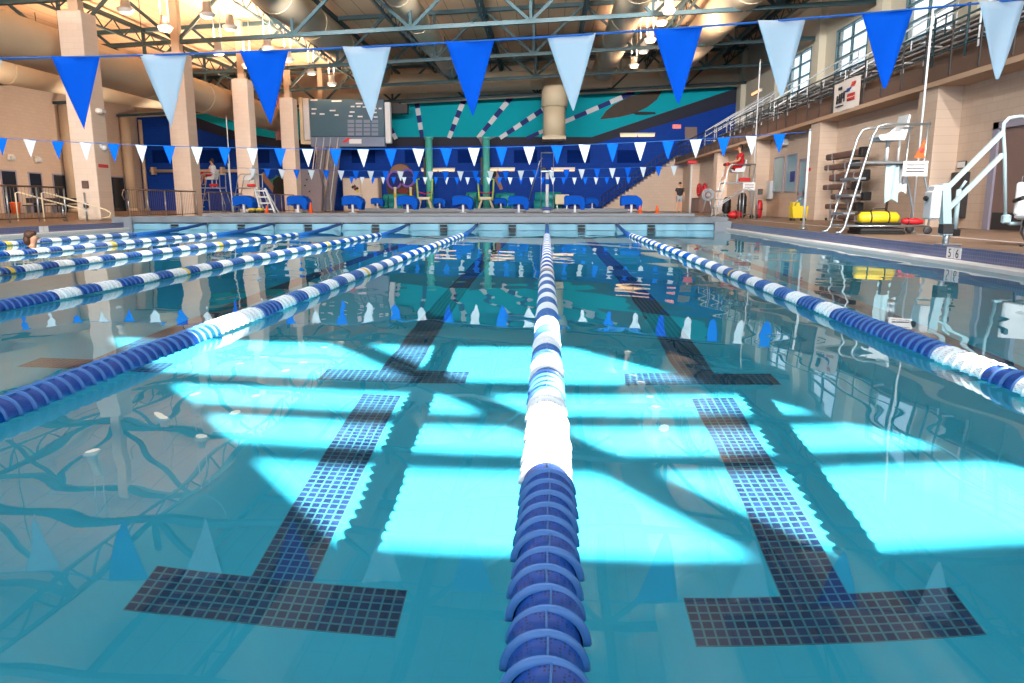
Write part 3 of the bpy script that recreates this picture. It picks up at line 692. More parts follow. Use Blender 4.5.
for i, y in enumerate((5.35, 12.6, 19.85, 27.1, 34.4, 41.6, 48.85, 56.1)):
    truss(y, ['blue grey steel roof truss above the near pennants', 'blue grey steel roof truss, second from the camera, above the frame', 'blue grey steel roof truss, third from the camera, above the frame', 'blue grey steel roof truss on the nearest block column', 'blue grey steel roof truss on the second block column', 'blue grey steel roof truss on the third block column', 'blue grey steel roof truss on the fourth block column', 'farthest blue grey roof truss, along the pale beam above the mural'][i])
def joist(x, label, w=.16):
    t = thing('roof_joist', label, 'roof joist', (x, 30, chord(x) + 1.5), group='roof joists along the hall')
    z = chord(x) + 2.35; y0, y1 = 8, 58.6
    MB().bar((x, y0, z - .05), (x, y1, z - .05), w, .2).build('top_chord', 'steel', t)
    MB().bar((x, y0, z - .75), (x, y1, z - .75), w * .7, .09).build('bottom_chord', 'steel', t)
    mb = MB(); y = y0; up = False
    while y < y1 - .9:
        mb.bar((x, y, z - (.75 if up else .1)), (x, y + .9, z - (.1 if up else .75)), .05, .05); y += .9; up = not up
    mb.build('lattice_web', 'steel', t)
for i, x in enumerate((-27, -21.9, -14, -11.3, -8.0, -3.4, -.8, 1.9, 7.2, 10.5, 13)):
    joist(x, '%s blue grey lattice joist from the left under the roof deck' % ORD[i] if i < 12 else '')
def duct(pts, r, label, rings=True, n=24):
    t = thing('air_duct', label, 'air duct', pts[0]); MB().tube(pts, r, n).build('skin', 'duct', t)
    for a, b in zip(pts[:-1], pts[1:]):
        a = Vector(a); b = Vector(b); k = max(1, int((b - a).length / 10))
        for j in range(k):
            c = a.lerp(b, (j + .5) / k); MB().tube([(c.x, c.y, c.z + r - .02), (c.x, c.y, roofz(c.x) - .005)], .02, 6).build('hanger', 'steel', t)
    if rings:
        for a, b in zip(pts[:-1], pts[1:]):
            a = Vector(a); b = Vector(b); d = b - a; k = int(d.length / 5)
            for j in range(1, k): 
                p = a + d * (j / k); e = d.normalized() * .04
                MB().tube([p - e, p + e], r + .015, n).build('joint_band', 'duct', t)
    return t
DD = 1.35
duct([(-18.1, -3, 6.3), (-18.1, 50, 6.3)], .8, 'large tan duct just behind the block columns')
duct([(-25.5, -3, 6.7), (-25.5, 30, 6.8), (-25.5, 46, 7.25), (-25.1, 50.5, 7.6), (-23.8, 53, 7.8), (-20.8, 53.6, 7.8)], .62, 'lower tan duct on the far left that bends along the end wall')
duct([(-11.7, 3, 9.6), (-11.7, 53.3, 9.6)], .82, 'tan duct running towards the scoreboard')
duct([(-6.42, 3, 9.6), (-6.42, 53.3, 9.6)], .6, 'grey tan duct left of the centre of the roof')
duct([(3.75, 3, 9.75), (3.75, 53.3, 9.75)], .74, 'tan duct right of the centre of the roof')
duct([(8.4, 3, 9.85), (8.4, 53.3, 9.85)], .9, 'warm lit tan duct nearest the right wall')
t = duct([(-12.4, 54, 9.0), (4.4, 54, 9.35)], .64, 'tan cross duct before the end wall with a fat duct dropping from it')
MB().tube([(.75, 54, 9.2), (.62, 53.5, 8.9), (.47, 53, 8.2), (.45, 53, 7.3)], [.66, .84, .9, .9], 24).build('elbow', 'duct', t)
MB().tube([(.45, 53, 7.35), (.45, 53, 5.4)], .76, 24).build('drop_duct', 'duct', t)
MB().bbox(-.36, 1.26, 52.2, 53.8, 5.1, 5.3, .03).tube([(.45, 53, 5.3), (.45, 53, 5.42)], .8, 24).build('square_base', 'duct', t)
# ------------------------------------------------------------------ high lamps under the roof
LAMPS = []
def lamp(x, y, label):
    z = chord(x) - .2
    t = thing('high_bay_lamp', label, 'lamp', (x, y, z), group='high bay lamps')
    MB().lathe([(.10, 0), (.24, .02), (.3, .12), (.3, .16), (.18, .22), (.14, .55), (.1, .6)], (x, y, z), 'z', 16).build('reflector', 'lamp_shell', t)
    MB().lathe([(.22, -.01), (.2, -.04), (.05, -.05)], (x, y, z + .02), 'z', 16).build('lens', 'lens', t)
    for s in (-1, 1): MB().tube([(x + .16 * s, y, z + .15), (x + .16 * s, y, chord(x) + 2.2)], .018, 6).build('hanger', 'white', t)
    LAMPS.append((x, y, z))
rows = [(-15.7, [24, 28.6, 31.5, 36.5, 40], 'in the left row over the columns'), (-13.2, [26.5, 29.9, 32, 36.2, 39, 42.8, 46.8], 'in the row right of the columns'), (5.05, [31, 33.5, 35.6, 39.2, 41.9, 46.2], 'in the right hand row')]
for x, ys, lb in rows:
    for i, y in enumerate(ys): lamp(x, y, '%s high bay lamp from the camera %s' % (ORD[i], lb))
# ------------------------------------------------------------------ people
def skin_mesh(name, verts, edges, m, parent, root=0, sub=2, label=None):
    me = bpy.data.meshes.new(name); me.from_pydata([v[:3] for v in verts], edges, []); me.materials.append(M[m])
    o = bpy.data.objects.new(name, me); C.objects.link(o); o.parent = parent
    sk = o.modifiers.new('skin', 'SKIN'); sk.use_smooth_shade = True
    for i, v in enumerate(verts):
        r = v[3]; r = r if isinstance(r, tuple) else (r, r)
        me.skin_vertices[0].data[i].radius = r; me.skin_vertices[0].data[i].use_root = (i == root)
    sb = o.modifiers.new('sub', 'SUBSURF'); sb.levels = 1; sb.render_levels = sub
    if label: o['label'] = label
    return o
def person(label, loc, rz, pose, shirt, shorts, hair, sleeves=True, group=None):
    """local frame: the person faces -x, z up from the feet / seat reference"""
    t = thing('person', label, 'person', loc, rz)
    J = pose
    V = []; E = []; ix = {}
    def n(k, r): ix[k] = len(V); V.append((*J[k], r)); return ix[k]
    n('pelvis', (.13, .15)); n('waist', (.115, .135)); n('chest', (.13, .165)); n('neckb', .065); n('neck', .052); n('head', (.085, .08)); n('crown', (.075, .07))
    for a, b in (('pelvis', 'waist'), ('waist', 'chest'), ('chest', 'neckb'), ('neckb', 'neck'), ('neck', 'head'), ('head', 'crown')): E.append((ix[a], ix[b]))
    for s in 'lr':
        n('sh' + s, .062); n('el' + s, .044); n('wr' + s, .03); n('hd' + s, (.022, .04)); n('fg' + s, (.012, .03))
        E += [(ix['chest'], ix['sh' + s]), (ix['sh' + s], ix['el' + s]), (ix['el' + s], ix['wr' + s]), (ix['wr' + s], ix['hd' + s]), (ix['hd' + s], ix['fg' + s])]
        n('hp' + s, .09); n('kn' + s, .06); n('an' + s, .04); n('ft' + s, (.04, .035)); n('to' + s, (.03, .025))
        E += [(ix['pelvis'], ix['hp' + s]), (ix['hp' + s], ix['kn' + s]), (ix['kn' + s], ix['an' + s]), (ix['an' + s], ix['ft' + s]), (ix['ft' + s], ix['to' + s])]
    skin_mesh('body', V, E, 'skin', t)
    V2 = []; E2 = []
    def n2(p, r): V2.append((*p, r)); return len(V2) - 1
    a = n2(J['pelvis'], (.15, .17)); b = n2(J['waist'], (.14, .16)); c = n2(J['chest'], (.15, .185)); d = n2(tuple(Vector(J['chest']).lerp(Vector(J['neckb']), .7)), .09)
    E2 = [(a, b), (b, c), (c, d)]
    for s in 'lr':
        k = n2(J['sh' + s], .08); E2.append((c, k)); k2 = n2(tuple(Vector(J['sh' + s]).lerp(Vector(J['el' + s]), .6)), .066); E2.append((k, k2))
    skin_mesh('shirt', V2, E2, shirt, t)
    V3 = []; E3 = []
    V3.append((*J['pelvis'], (.155, .175)))
    for s in 'lr':
        V3.append((*J['hp' + s], .115)); V3.append((*Vector(J['hp' + s]).lerp(Vector(J['kn' + s]), .7), .095)); k = len(V3); E3 += [(0, k - 2), (k - 2, k - 1)]
    skin_mesh('shorts', V3, E3, shorts, t)
    h = Vector(J['head']).lerp(Vector(J['crown']), .75); d = Vector(J['crown']) - Vector(J['neck'])
    mb = MB(); mb.ball((h.x + .025, h.y, h.z + .03), (.098, .09, .085), 14); mb.ball((h.x + .06, h.y, h.z - .04), (.06, .08, .08), 12); mb.build('hair', hair, t, True)
    mb = MB(); q = Vector(J['head'])
    for s in (-1, 1): mb.ball((q.x - .085, q.y + .03 * s, q.z + .03), .011, 8)
    mb.build('eyes', 'black', t, True)
    mb = MB(); mb.ball((q.x - .095, q.y, q.z - .005), (.02, .013, .022), 8); mb.build('nose', 'skin', t, True)
    mb = MB(); mb.ball((q.x - .08, q.y, q.z - .05), (.012, .026, .007), 8); mb.build('mouth', 'mural_red', t, True)
    return t
STAND = dict(pelvis=(0, 0, .95), waist=(.0, 0, 1.1), chest=(.0, 0, 1.32), neckb=(0, 0, 1.47), neck=(0, 0, 1.52), head=(-.02, 0, 1.62), crown=(0, 0, 1.7),
             shl=(0, .19, 1.4), ell=(.03, .26, 1.13), wrl=(-.06, .25, .92), hdl=(-.08, .24, .85), fgl=(-.09, .24, .77), shr=(0, -.19, 1.4), elr=(.03, -.26, 1.13), wrr=(-.06, -.25, .92), hdr=(-.08, -.24, .85), fgr=(-.09, -.24, .77),
             hpl=(0, .09, .9), knl=(-.02, .11, .5), anl=(.02, .12, .09), ftl=(-.06, .12, .04), tol=(-.15, .125, .03), hpr=(0, -.09, .9), knr=(-.02, -.11, .5), anr=(.02, -.12, .09), ftr=(-.06, -.12, .04), tor=(-.15, -.125, .03))
SIT = dict(pelvis=(0, 0, .10), waist=(.04, 0, .25), chest=(.04, 0, .47), neckb=(.01, 0, .62), neck=(0, 0, .67), head=(-.03, 0, .77), crown=(-.01, 0, .85),
           shl=(.03, .19, .55), ell=(-.10, .25, .32), wrl=(-.32, .16, .26), hdl=(-.39, .12, .26), fgl=(-.46, .09, .25), shr=(.03, -.19, .55), elr=(-.10, -.25, .32), wrr=(-.32, -.16, .26), hdr=(-.39, -.12, .26), fgr=(-.46, -.09, .25),
           hpl=(-.05, .1, .08), knl=(-.46, .14, .13), anl=(-.50, .14, -.30), ftl=(-.56, .14, -.36), tol=(-.65, .14, -.37), hpr=(-.05, -.1, .08), knr=(-.46, -.12, .13), anr=(-.56, -.12, -.29), ftr=(-.62, -.12, -.35), tor=(-.71, -.12, -.36))
pp = P(679, 212, Y=44)
person('person in a black top and grey shorts standing near the red topped pole', (pp.x, 44, DZ), PI / 2, STAND, 'shirt_black', 'shorts_grey', 'hair_dark')
# ------------------------------------------------------------------ lifeguard stands (local frame: ladder foot at x=0, guard faces -x)
def guard_stand(loc, label, pad=True, sign=True, scale=1.0):
    t = thing('lifeguard_stand', label, 'lifeguard stand', loc, group=None)
    W = .36; s = scale
    for y in (-W, W):
        MB().tube([(-.14, y, .03), (-.05, y, .04), (.02, y, .12), (.42, y, 1.86), (.50, y, 2.02), (.62, y, 2.06), (1.46, y, 2.06)], .024, 8).build('side_rail', 'metal', t, True)
        MB().tube([(1.42, y, 2.10), (1.40, y, 1.25), (1.62, y, .50), (1.60, y, .10)], .022, 8).build('rear_leg', 'metal', t, True)
        MB().lathe([(.02, -.03), (.075, -.025), (.085, 0), (.075, .025), (.02, .03)], (1.60, y, .085), 'y', 16).build('wheel', 'dark', t, True)
    for k, z in enumerate((.40, .74, 1.06)):
        x = .02 + .40 * (z - .12) / 1.74
        MB().bbox(x - .10, x + .12, -W, W, z - .02, z + .025, .008).build('step', 'metal', t, True)
    MB().bbox(.30, 1.44, -W - .02, W + .02, 1.33, 1.385, .012).build('platform', 'metal', t, True)
    MB().tube([(.04, -W, .16), (1.58, -W, .16)], .016, 6).tube([(.04, W, .16), (1.58, W, .16)], .016, 6).build('lower_rail', 'metal', t, True)
    MB().bbox(.2, 1.5, -W, W, .165, .18, .005).build('lower_shelf', 'metal', t, True)
    MB().tube([(.86, 0, 1.385), (.86, 0, 1.80)], .035, 10).tube([(1.08, .0, 1.385), (1.08, 0, 1.8)], .022, 8).build('seat_post', 'white', t, True)
    mb = MB()   # moulded seat: pan and curved back
    prof = [(.66, 1.86), (.72, 1.80), (1.0, 1.79), (1.2, 1.80), (1.30, 1.90), (1.34, 2.1), (1.37, 2.26), (1.33, 2.28), (1.29, 2.1), (1.25, 1.93), (1.18, 1.85), (1.0, 1.84), (.74, 1.85), (.68, 1.90)]
    prof = [(.58 + (x - .66) * .80, z - .02) for x, z in prof]
    mb.prism(prof, -.22, .22)
    for y in (-.25, .22): mb.prism([(.70, 1.78), (1.06, 1.78), (1.13, 2.06), (1.07, 2.06), (.95, 1.94), (.72, 1.91)], y, y + .03)
    mb.build('seat', 'white', t, True)
    if pad: MB().bbox(.85, 1.3, -.36, -.26, 1.42, 1.56, .03).build('rescue_pad', 'red', t, True)
    if sign:
        mb = MB(); mb.mi = 0; mb.box(1.0, 1.46, -W - .06, -W - .045, 1.10, 1.38)
        mb.mi = 1
        for z in (1.18, 1.24, 1.30): mb.box(1.06, 1.40, -W - .064, -W - .058, z, z + .018)
        o = mb.build('notice_sign', ['sign_white', 'text_dark'], t, True)
    return t
G1 = (5.74, 15.15, DZ)
g1 = guard_stand(G1, 'big empty steel lifeguard stand with a white seat, nearest on the right deck', False)
g2 = guard_stand((6.56, 30.0, DZ), 'steel lifeguard stand under the guard in red on the right deck')
g3 = guard_stand((-18.0, 38.0, DZ), 'steel lifeguard stand under the guard in white, left behind the railing', True, False)
g4 = guard_stand((-16.3, 38.6, DZ), 'empty lifeguard stand with a white seat against the third column', True, False)
person('seated person in a red top and red shorts on the right lifeguard stand', (6.56 + .92, 30.0, DZ + 1.89), 0, SIT, 'shirt_red', 'shirt_red', 'hair_dark')
person('seated person in a white top and red shorts on the left lifeguard stand', (-18.0 + .92, 38.0, DZ + 1.89), 0, SIT, 'shirt_white', 'shirt_red', 'hair_dark')
for (x, y, z, lb) in ((6.56 + .50, 29.72, DZ + 2.08, 'red rescue tube across the lap of the right guard'), (-18 + .50, 37.7, DZ + 2.08, 'red rescue tube across the lap of the left guard')):
    t = thing('rescue_tube', lb, 'rescue tube', (x, y, z)); MB().tube([(x - .12, y, z), (x, y + .25, z + .03), (x - .1, y + .58, z)], [.05, .07, .05], 10).build('float', 'red', t); MB().tube([(x - .1, y + .58, z), (x - .02, y + .66, z - .1), (x + .05, y + .66, z - .25)], .01, 6).build('strap', 'black', t)
# things on and at the big stand
def at1(x, y, z): return (G1[0] + x, G1[1] + y, G1[2] + z)
t = thing('duffel_bag', 'yellow and black duffel bag on the low shelf of the big stand', 'bag', at1(.75, -.12, .18))
mb = MB(); mb.tube([at1(.36, -.12, .31), at1(.42, -.12, .31), at1(.75, -.12, .32), at1(1.08, -.12, .31), at1(1.15, -.12, .31)], [.06, .115, .125, .115, .05], 14); mb.build('bag_body', 'yellow', t)
for x in (.58, .92): MB().torus(at1(x, -.12, .315), .122, .014, 'x', 20, 6).build('strap', 'black', t)
MB().tube([at1(.58, -.12, .43), at1(.64, -.14, .49), at1(.86, -.14, .49), at1(.92, -.12, .43)], .012, 6).build('handle', 'black', t)
MB().bbox(*[v for p in zip(at1(.36, -.27, .182), at1(1.14, .02, .225)) for v in p], .01).build('base_panel', 'black', t)
t = thing('rescue_tube', 'red rescue tube lying beside the yellow duffel bag', 'rescue tube', at1(1.3, -.2, .18)); MB().tube([at1(1.17, -.2, .25), at1(1.25, -.2, .25), at1(1.46, -.22, .245), at1(1.56, -.24, .24)], [.04, .062, .062, .04], 10).build('float', 'red', t); MB().torus(at1(1.28, -.2, .25), .063, .01, 'x', 14, 6).build('band', 'black', t)
t = thing('storage_mat', 'flat black mat folded under the low shelf of the big stand', 'mat', at1(.75, -.1, 0)); MB().bbox(*[v for p in zip(at1(.34, -.33, .0), at1(1.2, .3, .06)) for v in p], .01).build('lower_fold', 'black', t); MB().bbox(*[v for p in zip(at1(.36, -.32, .062), at1(1.18, .29, .12)) for v in p], .01).build('upper_fold', 'dark', t)
def towel(loc, w, h, label, m):
    t = thing('towel', label, 'towel', loc); mb = MB(); nx, nz = 8, 8; vs = []
    for s in (0, 1):
        for j in range(nz + 1):
            for i in range(nx + 1):
                u = i / nx; v = j / nz; vs.append((loc[0] + (u - .5) * w * (1 - .15 * v) + .03 * v, loc[1] + .03 * math.sin(u * 9 + v * 2) + .012 * s, loc[2] - h * v * (1 - .12 * math.sin(u * 3))))
    N = (nx + 1) * (nz + 1); fs = []
    for s in (0, 1):
        for j in range(nz):
            for i in range(nx): a = s * N + j * (nx + 1) + i; fs.append((a, a + 1, a + nx + 2, a + nx + 1))
    mb.add(vs, fs, True); mb.build('cloth', m, t)
    MB().tube([(loc[0] - w / 2, loc[1], loc[2]), (loc[0] + w / 2, loc[1], loc[2])], .018, 6).build('hem', m, t)
towel(at1(.86, -.30, 1.31), .26, .72, 'pale blue towel hanging left of the paddle under the big stand seat', 'lift_white')
towel(at1(1.08, -.2, 1.31), .2, .55, 'white towel hanging right of the paddle under the big stand', 'white')
t = thing('paddle', 'brown pole leaning under the platform of the big stand', 'pole', at1(1.0, .05, 0)); MB().tube([at1(.96, .05, .40), at1(.99, .0, 1.31)], .025, 8).build('shaft', 'brown', t); MB().bbox(*[v for p in zip(at1(.91, .02, .19), at1(1.01, .08, .44)) for v in p], .01).build('blade', 'white', t)
t = thing('pennant_flag', 'small orange triangular flag on the rear rail of the big stand', 'flag', at1(1.36, -.38, 1.45))
mb = MB(); mb.prism([(G1[0] + 1.20, DZ + 1.44), (G1[0] + 1.40, DZ + 1.44), (G1[0] + 1.37, DZ + 1.80)], G1[1] - .39, G1[1] - .375); mb.build('cloth', 'orange', t); MB().ball(at1(1.33, -.385, 1.58), (.05, .012, .06), 10).build('emblem', 'text_red', t)
# hand rails beside the second stand and gear around it
t = thing('hand_rail', 'curved steel stair rails in front of the right guard stand', 'hand rail', (7.2, 28.2, DZ))
for y in (28.0, 28.5):
    MB().tube([(6.75, y, DZ + .0), (6.45, y, DZ + .25), (6.35, y, DZ + .5), (6.55, y, DZ + .66), (7.1, y, DZ + 1.0), (7.35, y, DZ + 1.12), (7.6, y, DZ + 1.02), (7.66, y, DZ + .8), (7.66, y, DZ)], .022, 8).build('rail', 'metal', t)
    MB().tube([(7.2, y, DZ), (7.2, y, DZ + 1.05)], .018, 8).build('upright', 'metal', t)
def standing_gear(px, py0, py1, Y, m, nm, lb, w):
    a = P(px, py1, Y=Y); b = P(px, py0, Y=Y); t = thing(nm, lb, 'rescue gear', (a.x, Y, DZ))
    MB().tube([(a.x, Y, DZ), (a.x, Y, DZ + .1), (a.x + .02, Y, b.z - .15), (a.x + .03, Y, b.z)], [w * .6, w, w * .9, w * .5], 12).build('shell', m, t); MB().torus((a.x + .01, Y, (DZ + b.z) / 2), w, .02, 'z', 14, 6).build('strap', 'black', t)
standing_gear(758.5, 200, 216, 30.5, 'red', 'rescue_bag', 'red upright rescue bag leaning at the pilaster right of the guard stand', .13)
standing_gear(726, 197, 214, 33.5, 'black', 'gear_bag', 'black upright gear bag behind the ladder of the right guard stand', .2)
standing_gear(741, 193, 215, 31.8, 'dark', 'gear_bag', 'dark grey gear bag under the right guard stand', .2)
t = thing('gear_bag', 'red and black bag on the deck under the right guard stand', 'rescue gear', (7.2, 29.1, DZ)); MB().ball((7.2, 29.1, DZ + .16), (.28, .17, .15), 14).build('bag_body', 'red', t); MB().torus((7.2, 29.1, DZ + .15), .16, .02, 'x', 16, 6, (1.05, 1)).build('strap', 'black', t)
# ------------------------------------------------------------------ pool lift
LX, LY = 5.73, 11.0
t = thing('pool_lift', 'white pool access lift with two slanted arms at the right pool edge', 'pool lift', (LX, LY, DZ))
MB().bbox(LX - .1, LX + .16, LY - .14, LY + .14, DZ, DZ + .03, .01).tube([(LX, LY, DZ), (LX, LY, DZ + .18)], .045, 10).build('base', 'metal', t)
MB().bar((LX - .01, LY, DZ + .15), (LX - .10, LY, 1.10), .115, .115).build('mast', 'lift_white', t)
MB().bbox(LX - .09, LX + .06, LY - .075, LY + .075, .40, .54, .01).build('mast_band', 'dark', t)
MB().bbox(LX - .31, LX - .17, LY - .12, LY + .12, .60, 1.0, .02).bbox(LX - .28, LX - .15, LY - .10, LY + .10, .98, 1.08, .02).build('battery_box', 'white', t)
MB().bbox(LX - .37, LX - .31, LY - .04, LY + .04, .86, .93, .02).build('control_knob', 'black', t)
MB().bar((LX - .11, LY - .02, .99), (LX + .61, LY - .02, 1.80), .055, .058).build('upper_arm', 'lift_white', t)
MB().bar((LX - .01, LY + .02, .74), (LX + .66, LY + .02, 1.50), .055, .058).build('lower_arm', 'lift_white', t)
MB().tube([(LX + .16, LY + .1, .42), (LX + .16, LY + .1, 1.02)], .033, 10).tube([(LX + .16, LY + .1, 1.0), (LX + .22, LY + .05, 1.14)], .018, 8).build('actuator', 'lift_white', t)
MB().bbox(LX + .10, LX + .22, LY + .04, LY + .16, .36, .46, .01).build('motor', 'black', t)
MB().tube([(LX + .02, LY, .38), (LX + .16, LY + .1, .38)], .022, 8).build('actuator_bracket', 'lift_white', t)
MB().tube([(LX + .80, LY, .58), (LX + .68, LY, 1.5), (LX + .62, LY, 1.82), (LX + .62, LY, 1.92), (LX + .68, LY, 1.99), (LX + .80, LY, 2.01), (LX + 1.45, LY, 2.01)], .024, 10).build('hanger_tube', 'lift_white', t)
MB().tube([(LX + .80, LY, .58), (LX + .86, LY, .54), (LX + 1.35, LY, .55)], .026, 8).bbox(LX + .75, LX + .86, LY - .05, LY + .05, .54, .67, .02).build('seat_bracket', 'lift_white', t)
MB().bbox(LX + .89, LX + 1.37, LY - .05, LY + .02, .66, 1.12, .03).bbox(LX + .91, LX + 1.39, LY - .45, LY + .02, .60, .68, .03).build('seat', 'white', t)
MB().tube([(LX + .88, LY - .02, .86), (LX + .82, LY - .3, .90)], .03, 8).build('arm_rest', 'black', t)
MB().tube([(LX + 1.0, LY - .1, .6), (LX + .94, LY - .16, .42), (LX + .96, LY - .3, .26), (LX + .84, LY - .34, .25)], .016, 8).tube([(LX + 1.34, LY - .1, .6), (LX + 1.3, LY - .16, .42), (LX + 1.32, LY - .3, .26)], .016, 8).tube([(LX + .92, LY - .34, .25), (LX + 1.36, LY - .34, .25)], .016, 8).build('foot_rest', 'dark', t)
# depth markers on the tiled rim
def depth_marker(x, y, txt, face, label):
    t = thing('depth_marker', label, 'depth marker', (x, y, .05), kind='thing')
    w = .17
    for k, ch in enumerate(txt):
        yy = y + (.095 if k == 0 else -.095) * face
        MB().box(x - .004, x + .004, yy - .085, yy + .085, .078, .228).build('tile', 'sign_white', t)
        if ch == ' ': continue
        text_mesh('digit', ch, .17, 'text_dark', t, (-.006 * face, yy - y, .042), (PI / 2, 0, -PI / 2 * face))
depth_marker(XR + .095, 10.5, '56', 1, 'depth marker tiles reading 5 6 on the right pool rim')
depth_marker(XL - .095, 19.2, '  ', -1, 'pale depth marker tiles on the left pool rim')
# ------------------------------------------------------------------ right wall items
def wallbox(px0, px1, py0, py1, nm, lb, m, cat, d=.12, X=RX, face=None):
    y1 = P(px0, py0, X=X).y; y0 = P(px1, py0, X=X).y; z1 = P((px0 + px1) / 2, py0, X=X).z; z0 = P((px0 + px1) / 2, py1, X=X).z
    t = thing(nm, lb, cat, (X, (y0 + y1) / 2, z0)); MB().bbox(X - d, X, y0, y1, z0, z1, .015).build('housing', m, t)
    MB().bbox(X - d - .012, X - d + .002, y0 + .04 * (y1 - y0) + .02, y1 - .04 * (y1 - y0) - .02, z0 + .02, z1 - .02, .004).build('cover', face or m, t); return t
wallbox(957.5, 971, 172, 218, 'wall_cabinet', 'dark grey cabinet on the wall behind the pool lift arms', 'dark', 'cabinet', .15)
wallbox(958.5, 967.5, 161, 168.5, 'wall_sign', 'small white framed sign above the dark cabinet', 'dark', 'sign', .03, RX, 'sign_white')
wallbox(770, 774, 181, 199, 'dispenser', 'white wall dispenser left of the office windows', 'white', 'dispenser', .16)
wallbox(758.5, 763, 189, 194.5, 'wall_plate', 'grey square plate on the pilaster right of the guard stand', 'dark', 'plate', .03, PX, 'shorts_grey')
wallbox(819, 824.5, 185.5, 192, 'wall_plate', 'brown square plate on the pilaster left of the board rack', 'dark', 'plate', .03, RX - .1, 'brown')
wallbox(784, 789, 138.5, 145.5, 'wall_speaker', 'white speaker on the wall above the office windows', 'white', 'speaker', .2)
wallbox(806.5, 811, 168, 171, 'wall_sign', 'small red sign beside the office door', 'red', 'sign', .03, PX)
t0 = P(691, 198, X=RX); t = thing('equipment_cabinet', 'brown equipment cabinet below the two red rings', 'cabinet', (RX - .4, 47.7, DZ)); MB().bbox(RX - .8, RX - .01, 46.4, 49.0, DZ, 1.15, .03).build('carcass', 'brown', t)
for k in (0, 1): MB().bbox(RX - .83, RX - .79, 46.5 + k * 1.25, 47.65 + k * 1.25, DZ + .08, 1.08, .01).build('door', 'door', t)
for k, px in enumerate((700, 705.5)):
    y = P(px, 190, X=RX - .1).y; z = P(px, 190, X=RX).z
    t = thing('life_ring', ('left', 'right')[k] + ' one of the two red life rings above the brown cabinet', 'life ring', (RX - .1, y, z - .4)); MB().torus((RX - .17, y, z), .34, .09, 'x', 24, 10).build('ring', 'red', t)
    for a in range(4): c_, s_ = math.cos(a * PI / 2 + .78), math.sin(a * PI / 2 + .78); MB().torus((RX - .17, y + .34 * c_, z + .34 * s_), .095, .012, 'y' if abs(c_) < .1 else 'z', 12, 6).build('band', 'white', t)
    MB().bbox(RX - .16, RX - .01, y - .03, y + .03, z + .3, z + .4, .005).build('hook', 'metal', t)
hx = P(708, 196, Y=38.5); t = thing('hose_reel', 'grey hose reel on legs left of the right guard stand', 'hose reel', (hx.x, 38.5, DZ)); MB().torus((hx.x, 38.5, DZ + 1.0), .28, .05, 'y', 24, 8).torus((hx.x, 38.5, DZ + 1.0), .2, .05, 'y', 24, 8).lathe([(.1, -.1), (.1, .1)], (hx.x, 38.5, DZ + 1.0), 'y', 16).build('reel', 'shorts_grey', t)
for s in (-1, 1): MB().tube([(hx.x + .25 * s, 38.5, DZ), (hx.x + .06 * s, 38.5, DZ + 1.0)], .03, 8).build('leg', 'metal', t)
# mop bucket
bp_ = P(798, 218, Z=DZ); bx, by = 9.35, 27.75 
by = 25.9; bx = P(798, 214, Y=by).x
t = thing('mop_bucket', 'yellow mop bucket on wheels by the office door', 'bucket', (bx, by, DZ))
mb = MB(); mb.prism([(bx - .22, DZ + .1), (bx + .22, DZ + .1), (bx + .27, DZ + .5), (bx - .27, DZ + .5)], by - .2, by + .2); mb.build('tub', 'yellow', t)
MB().bbox(bx - .24, bx + .0, by - .17, by + .17, DZ + .46, DZ + .62, .02).build('wringer', 'yellow', t)
MB().tube([(bx - .2, by - .2, DZ + .5), (bx - .1, by - .22, DZ + .72), (bx + .1, by - .22, DZ + .72), (bx + .2, by - .2, DZ + .5)], .012, 6).build('handle', 'metal', t)
for a in (-1, 1):
    for b in (-1, 1): MB().lathe([(.02, -.02), (.05, -.015), (.05, .015), (.02, .02)], (bx + .18 * a, by + .16 * b, DZ + .05), 'y', 12).build('caster', 'dark', t)
# rack of rescue boards
t = thing('board_rack', 'white tube rack with brown boards against the wall behind the big stand ladder', 'rack', (9.4, 21.5, DZ))
RXX = 9.75
def yb(px): return P(px, 180, X=RXX).y
def zb_(px, py): return P(px, py, X=RXX).z
ya, yb2 = min(yb(829), 26.4), yb(866)
for y in (ya, (ya + yb2) / 2, yb2 + .3): MB().tube([(RXX, y, DZ), (RXX, y, 2.25 if y > ya - .1 else 1.9)], .025, 8).build('upright', 'white', t)
for z in (DZ + .12, .9, 1.55): MB().tube([(RXX, ya, z), (RXX, yb2 + .3, z)], .018, 8).build('cross_tube', 'white', t)
for px in (829, 848, 867): y = yb(px); MB().ball((RXX, y, DZ + .05), .05, 8).build('caster', 'dark', t)
for k, (a, b, c_, d_) in enumerate(((832, 869, 151, 159), (830, 861, 163, 170), (837, 872, 172, 181), (831, 864, 183, 190), (840, 875, 193, 200), (835, 868, 203, 210), (842, 877, 215, 220.5))):
    y1, y0 = yb(a), yb(b); z = (zb_((a + b) / 2, c_) + zb_((a + b) / 2, d_)) / 2; h = abs(zb_((a + b) / 2, c_) - zb_((a + b) / 2, d_)) * .8
    bt = thing('rescue_board', '%s brown rescue board from the top of the white tube rack' % ORD[k], 'board', (RXX - .2, (y0 + y1) / 2, z), group='brown boards on the rack')
    MB().bbox(RXX - .28, RXX - .07, y0, min(y1, 26.5), z - h / 2, z + h / 2, .03).build('board', 'brown', bt)
    MB().bbox(RXX - .30, RXX - .065, y0 - .02, y0 + .22, z - h * .75, z + h * .75, .02).build('end_cap', 'black', bt)
    for q in (.25, .8): yy = y0 + (y1 - y0) * q; MB().bbox(RXX - .29, RXX - .065, yy - .04, yy + .04, z - h * .55, z + h * .55, .005).build('strap', 'shorts_grey', bt)
    MB().tube([(RXX - .2, (y0 + y1) / 2 + .2, z - h / 2 - .018), (RXX, (y0 + y1) / 2 + .2, z - h / 2 - .03)], .014, 6).build('peg', 'white', t)
